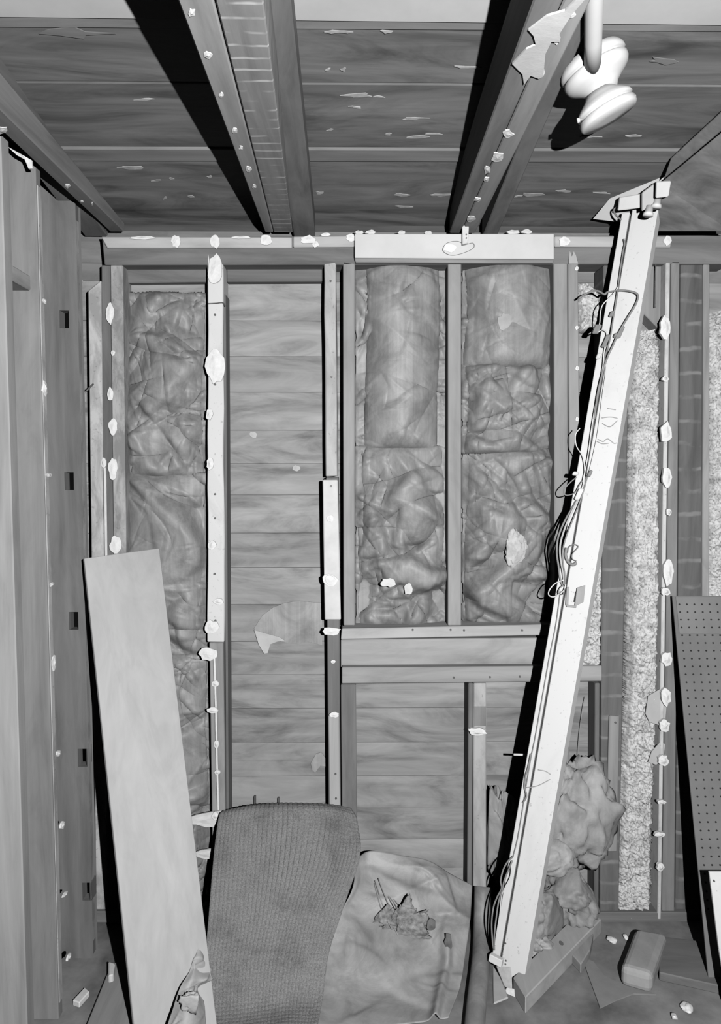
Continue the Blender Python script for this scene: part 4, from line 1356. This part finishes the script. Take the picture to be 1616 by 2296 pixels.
fixblock('end_block', [(1388, 442), (1437, 434), (1437, 466), (1384, 472)], 0.055, -0.03, FIX_S)
fixblock('end_block', [(1438, 432), (1470, 408), (1470, 452), (1438, 474)], 0.085, -0.03, plain(0.52, 0.5, 0.06, 12, 0.35, 0.05))
fixblock('lamp_holder', [(1470, 407), (1504, 405), (1498, 441), (1469, 444)], 0.12, 0.02, FIX_S)
for (x, y) in [(1472, 455), (1454, 473)]:
    cc = onfix(x, y, 0.075)
    lathe('lamp_pin', [(-0.014, 0.0125), (0.006, 0.0125), (0.008, 0.0155), (0.016, 0.0155)], cc, -axis, FIX_S, fx, 20)
tube('bent_lug', [onfix(1388, 462, 0.006), onfix(1376, 470, 0.01), onfix(1380, 482, 0.01), onfix(1392, 493, 0.008)], 0.003, plain(0.2, 0.5), fx)
# bracket halfway, scribbles and foot
br = plain(0.33, 0.45, 0.1, 20, 0.5, 0.05)
hexa('bracket', [onfix(x, y, 0.012) for x, y in [(1293, 1318), (1312, 1312), (1308, 1350), (1288, 1360)]] + [onfix(x, y, 0.001) for x, y in [(1293, 1318), (1312, 1312), (1308, 1350), (1288, 1360)]], br, fx, 0.001)
hexa('bracket', [onfix(x, y, 0.012) for x, y in [(1270, 1316), (1276, 1316), (1274, 1356), (1268, 1356)]] + [onfix(x, y, 0.001) for x, y in [(1270, 1316), (1276, 1316), (1274, 1356), (1268, 1356)]], br, fx, 0.001)
hexa('bracket', [onfix(x, y, 0.012) for x, y in [(1268, 1355), (1292, 1358), (1292, 1363), (1270, 1361)]] + [onfix(x, y, 0.001) for x, y in [(1268, 1355), (1292, 1358), (1292, 1363), (1270, 1361)]], br, fx, 0.001)
hexa('bracket', [onfix(x, y, 0.008) for x, y in [(1290, 1326), (1294, 1326), (1291, 1350), (1286, 1350)]] + [onfix(x, y, 0.001) for x, y in [(1290, 1326), (1294, 1326), (1291, 1350), (1286, 1350)]], plain(0.05, 0.6), fx, 0.001)
MARK = plain(0.38, 0.9, 0.2)
for ptl in ([(1349, 937), (1368, 935), (1384, 938)], [(1350, 950), (1367, 957), (1384, 943)], [(1362, 916), (1380, 919)], [(1340, 985), (1352, 990), (1362, 984), (1376, 994), (1382, 993)], [(1338, 990), (1350, 995), (1364, 994)], [(1206, 1726), (1222, 1729), (1234, 1736)], [(1180, 1766), (1205, 1762), (1233, 1748)]):
    tube('scribble', [onfix(x, y, 0.0015) for x, y in ptl], 0.0014, MARK, fx, seg=5)
obox('foot_clip', onfix(1112, 2152, 0.01), (fw2, nf2, axis), (0.022, 0.01, 0.012), FIX_S, fx, 0.002)
hexa('foot_plate', [onfix(x, y, 0.004) for x, y in [(1112, 2166), (1145, 2168), (1150, 2220), (1132, 2216)]] + [onfix(x, y, -0.02) for x, y in [(1112, 2166), (1145, 2168), (1150, 2220), (1132, 2216)]], plain(0.45, 0.6, 0.25, 25), fx, 0.002)
hexa('foot_socket', [onfix(x, y, 0.03) for x, y in [(1135, 2214), (1162, 2219), (1158, 2242), (1128, 2236)]] + [onfix(x, y, 0.004) for x, y in [(1135, 2214), (1162, 2219), (1158, 2242), (1128, 2236)]], PLASTER, fx, 0.002)
for (x, y) in [(1134, 2154), (1133, 2162), (1128, 2124), (1133, 2115)]:
    cc = onfix(x, y, 0.001)
    poly_sheet('rivet', [cc + fw2 * math.cos(a) * 0.003 + axis * math.sin(a) * 0.003 for a in np.linspace(0, 5.5, 8)], 0.001, nf2, NAIL, fx)
tag(slab('card_wedge', [(1104, 2160), (1122, 2190), (1140, 2236), (1106, 2250)], 0.008, 0.001, plain(0.4, 0.7, 0.1)), 'pale wedge-shaped scrap under the foot of the light fixture', 'cardboard')

# wires on the fixture
WG = plain(0.22, 0.6, 0.2, 40, 0.3, 0.0)
WL = plain(0.62, 0.6, 0.1, 40, 0.3, 0.0)


def wire(pts, label, mat=WG, r=0.0026, lift=0.006, cat='wire', name='wire'):
    return tag(tube(name, [onfix(x, y, lift) for x, y in pts], r, mat, None, seg=6, n=len(pts) * 8), label, cat)


wire([(1296, 670), (1315, 658), (1338, 652), (1355, 660), (1362, 655), (1392, 651), (1420, 655), (1430, 664), (1424, 684), (1408, 710), (1393, 735), (1383, 754), (1374, 774), (1362, 800), (1352, 830), (1340, 880), (1332, 940)], 'thick dark wire looping across the face of the fixture near its top', r=0.0033, lift=0.016)
wire([(1398, 536), (1400, 548), (1397, 560), (1391, 600), (1384, 650), (1378, 690), (1372, 730), (1366, 765), (1356, 800), (1350, 840), (1338, 900), (1328, 960), (1320, 1010)], 'dark wire running down the slot of the fixture from its head', lift=0.010)
wire([(1386, 643), (1372, 662), (1352, 682), (1346, 700), (1344, 725), (1338, 745), (1350, 740), (1360, 750), (1354, 790), (1350, 830), (1336, 900), (1326, 960), (1318, 1020), (1306, 1080)], 'light wire bowing out left of the fixture below its top loop', WL, 0.002, 0.014)
wire([(1356, 800), (1358, 830), (1350, 890), (1345, 930), (1338, 980), (1325, 1040), (1316, 1075)], 'thin light wire lying over the middle of the fixture', WL, 0.0016, 0.008)
wire([(1300, 960), (1290, 975), (1292, 1000), (1305, 1022), (1310, 1050), (1308, 1080), (1300, 1110)], 'pale wire bulging left of the fixture above its connectors', WL, 0.0018, 0.012)
wire([(1292, 1070), (1278, 1082), (1264, 1098), (1268, 1110), (1288, 1105), (1300, 1085), (1306, 1078)], 'dark wire loop standing out left of the fixture at mid height', WG, 0.002, 0.014)
wire([(1318, 1060), (1306, 1090), (1295, 1115), (1285, 1135), (1270, 1160), (1258, 1185), (1250, 1210), (1248, 1240), (1252, 1270), (1256, 1300), (1262, 1315)], 'outermost wire of the bundle hanging left of the fixture', WG, 0.0034, 0.004)
wire([(1312, 1075), (1302, 1105), (1290, 1130), (1276, 1160), (1264, 1190), (1256, 1220), (1256, 1250), (1262, 1285), (1264, 1310)], 'pale middle wire of the bundle hanging left of the fixture', plain(0.42, 0.6), 0.0034, 0.009)
wire([(1316, 1070), (1308, 1100), (1298, 1130), (1284, 1165), (1272, 1195), (1262, 1230), (1262, 1260), (1266, 1290), (1266, 1312)], 'innermost wire of the bundle hanging left of the fixture', WG, 0.0026, 0.013)
wire([(1272, 1240), (1276, 1226), (1288, 1221), (1296, 1226), (1286, 1238), (1282, 1246), (1284, 1254), (1292, 1258)], 'small curled wire on the fixture above the bracket', WG, 0.0018, 0.01)
wire([(1270, 1228), (1268, 1245), (1274, 1260), (1284, 1266), (1292, 1262)], 'stubby dark wire hooked under the curl on the fixture', WG, 0.0055, 0.006)
wire([(1264, 1300), (1245, 1308), (1232, 1322), (1230, 1334), (1242, 1338), (1262, 1326), (1268, 1310)], 'white wire loop left of the bracket on the fixture', WL, 0.0022, 0.014)
wire([(1262, 1312), (1254, 1320), (1252, 1330), (1262, 1332), (1266, 1320)], 'small dark wire coil beside the bracket on the fixture', WG, 0.0018, 0.018)
wire([(1256, 1325), (1246, 1400), (1232, 1470), (1216, 1560), (1200, 1650), (1190, 1700), (1178, 1770), (1172, 1810), (1160, 1880), (1150, 1920)], 'thin dark wire running down the lower slot of the fixture', WG, 0.0018, 0.002)
wire([(1190, 1690), (1184, 1720), (1178, 1740), (1176, 1765), (1180, 1785), (1172, 1800)], 'kinked dark wire low on the fixture slot', WG, 0.003, 0.006)
wire([(1150, 1920), (1138, 1932), (1128, 1950), (1122, 1975), (1124, 1992), (1114, 2012), (1106, 2035), (1102, 2070), (1104, 2110), (1107, 2130)], 'outer dark wire of the bundle at the foot of the fixture', WG, 0.0028, 0.008)
wire([(1148, 1930), (1140, 1950), (1130, 1975), (1126, 1995), (1118, 2020), (1112, 2060), (1108, 2100), (1108, 2130)], 'middle dark wire of the bundle at the foot of the fixture', WG, 0.0028, 0.012)
wire([(1146, 1940), (1144, 1965), (1132, 1990), (1124, 2010), (1120, 2050), (1112, 2100), (1110, 2120)], 'pale wire of the bundle at the foot of the fixture', WL, 0.0018, 0.016)
# connectors on the wires
for (x, y, a, b, m_, lab) in [(1371, 704, 0.006, 0.010, WG, 'small dark connector beside the slot near the top of the fixture'), (1338, 738, 0.010, 0.016, WG, 'dark plug hanging left of the fixture near its top'), (1358, 765, 0.007, 0.022, WG, 'long dark splice on the wires below the plug'),
                              (1391, 745, 0.006, 0.020, WG, 'dark splice on the thick looping wire'), (1381, 752, 0.007, 0.008, WG, 'small dark tab beside the splice on the looping wire'), (1342, 798, 0.007, 0.010, WL, 'pale wire nut left of the wires above mid height'),
                              (1322, 1062, 0.005, 0.012, WG, 'dark ribbed connector on the fixture at mid height'), (1290, 1062, 0.009, 0.007, WL, 'pale wire nut sticking out left at mid height'), (1298, 1108, 0.008, 0.020, PLASTER, 'white wire nut hanging on the mid-height wires')]:
    tag(obox('wire_connector', onfix(x, y, 0.013), (fw2, nf2, (axis + fw2 * 0.25).normalized()), (a, 0.005, b), m_, None, 0.003), lab, 'connector')
tag(obox('wire_nail', PY(1164, 1692, 2.36), (Vector((1, 0, -0.04)).normalized(), Vector((0, 1, 0)), Vector((0.04, 0, 1)).normalized()), (0.02, 0.003, 0.003), plain(0.6, 0.5), None, 0.001), 'pale peg sticking out left of the lower fixture', 'peg')

# ------------------------------------------------------------------ pendant lamp at the top right
LAMP = plain(0.55, 0.45, 0.03, 10, 0.4, 0.02)
YP = 1.74
lp = empty('pendant_lamp', PY(1331, 0, YP), 'white pendant lamp with two flared turned rings at the top right', 'lamp')
st0, st1 = PY(1337, -330, 1.22), PY(1328, 165, YP - 0.03)
tube('stem', [st0, (st0 + st1) / 2, st1], 0.019, LAMP, lp, seg=20, n=6)
c1, c2 = PY(1331, 152, YP), PY(1359, 248, YP)
ax = Vector((0.43, 0.02, -0.9)).normalized()
K = 1.16
lathe('canopy', [(K * a, K * b) for a, b in [(-0.028, 0.046), (-0.022, 0.060), (-0.012, 0.066), (-0.004, 0.067), (-0.001, 0.063), (0.001, 0.060), (0.003, 0.063), (0.006, 0.0665), (0.014, 0.066), (0.022, 0.062), (0.028, 0.055), (0.036, 0.043), (0.044, 0.033), (0.055, 0.026)]], c1, ax, LAMP, lp, 48)
lathe('neck', [(K * a, K * b) for a, b in [(0.0, 0.032), (0.02, 0.027), (0.04, 0.025), (0.062, 0.026), (0.082, 0.032)]], c1 + ax * 0.012, (c2 - c1), LAMP, lp, 36)
fit = lathe('fitter_ring', [(K * a, K * b) for a, b in [(-0.040, 0.028), (-0.030, 0.036), (-0.022, 0.047), (-0.014, 0.055), (-0.008, 0.0575), (-0.005, 0.053), (-0.003, 0.051), (-0.001, 0.053), (0.001, 0.058), (0.012, 0.058), (0.016, 0.055), (0.018, 0.02)]], c2, ax, LAMP, lp, 48)
for (x, y) in [(1299, 269), (1418, 218)]:
    p = PY(x, y, (c2.y))
    lathe('thumb_screw', [(-0.02, 0.002), (0.0, 0.0025), (0.001, 0.0055), (0.006, 0.0055)], p, (p - c2), LAMP, fit, 12)
tube('chain_link', [PY(1352, 105, YP), PY(1355, 80, YP), PY(1360, 78, YP), PY(1365, 100, YP)], 0.0012, WG, lp, seg=5)
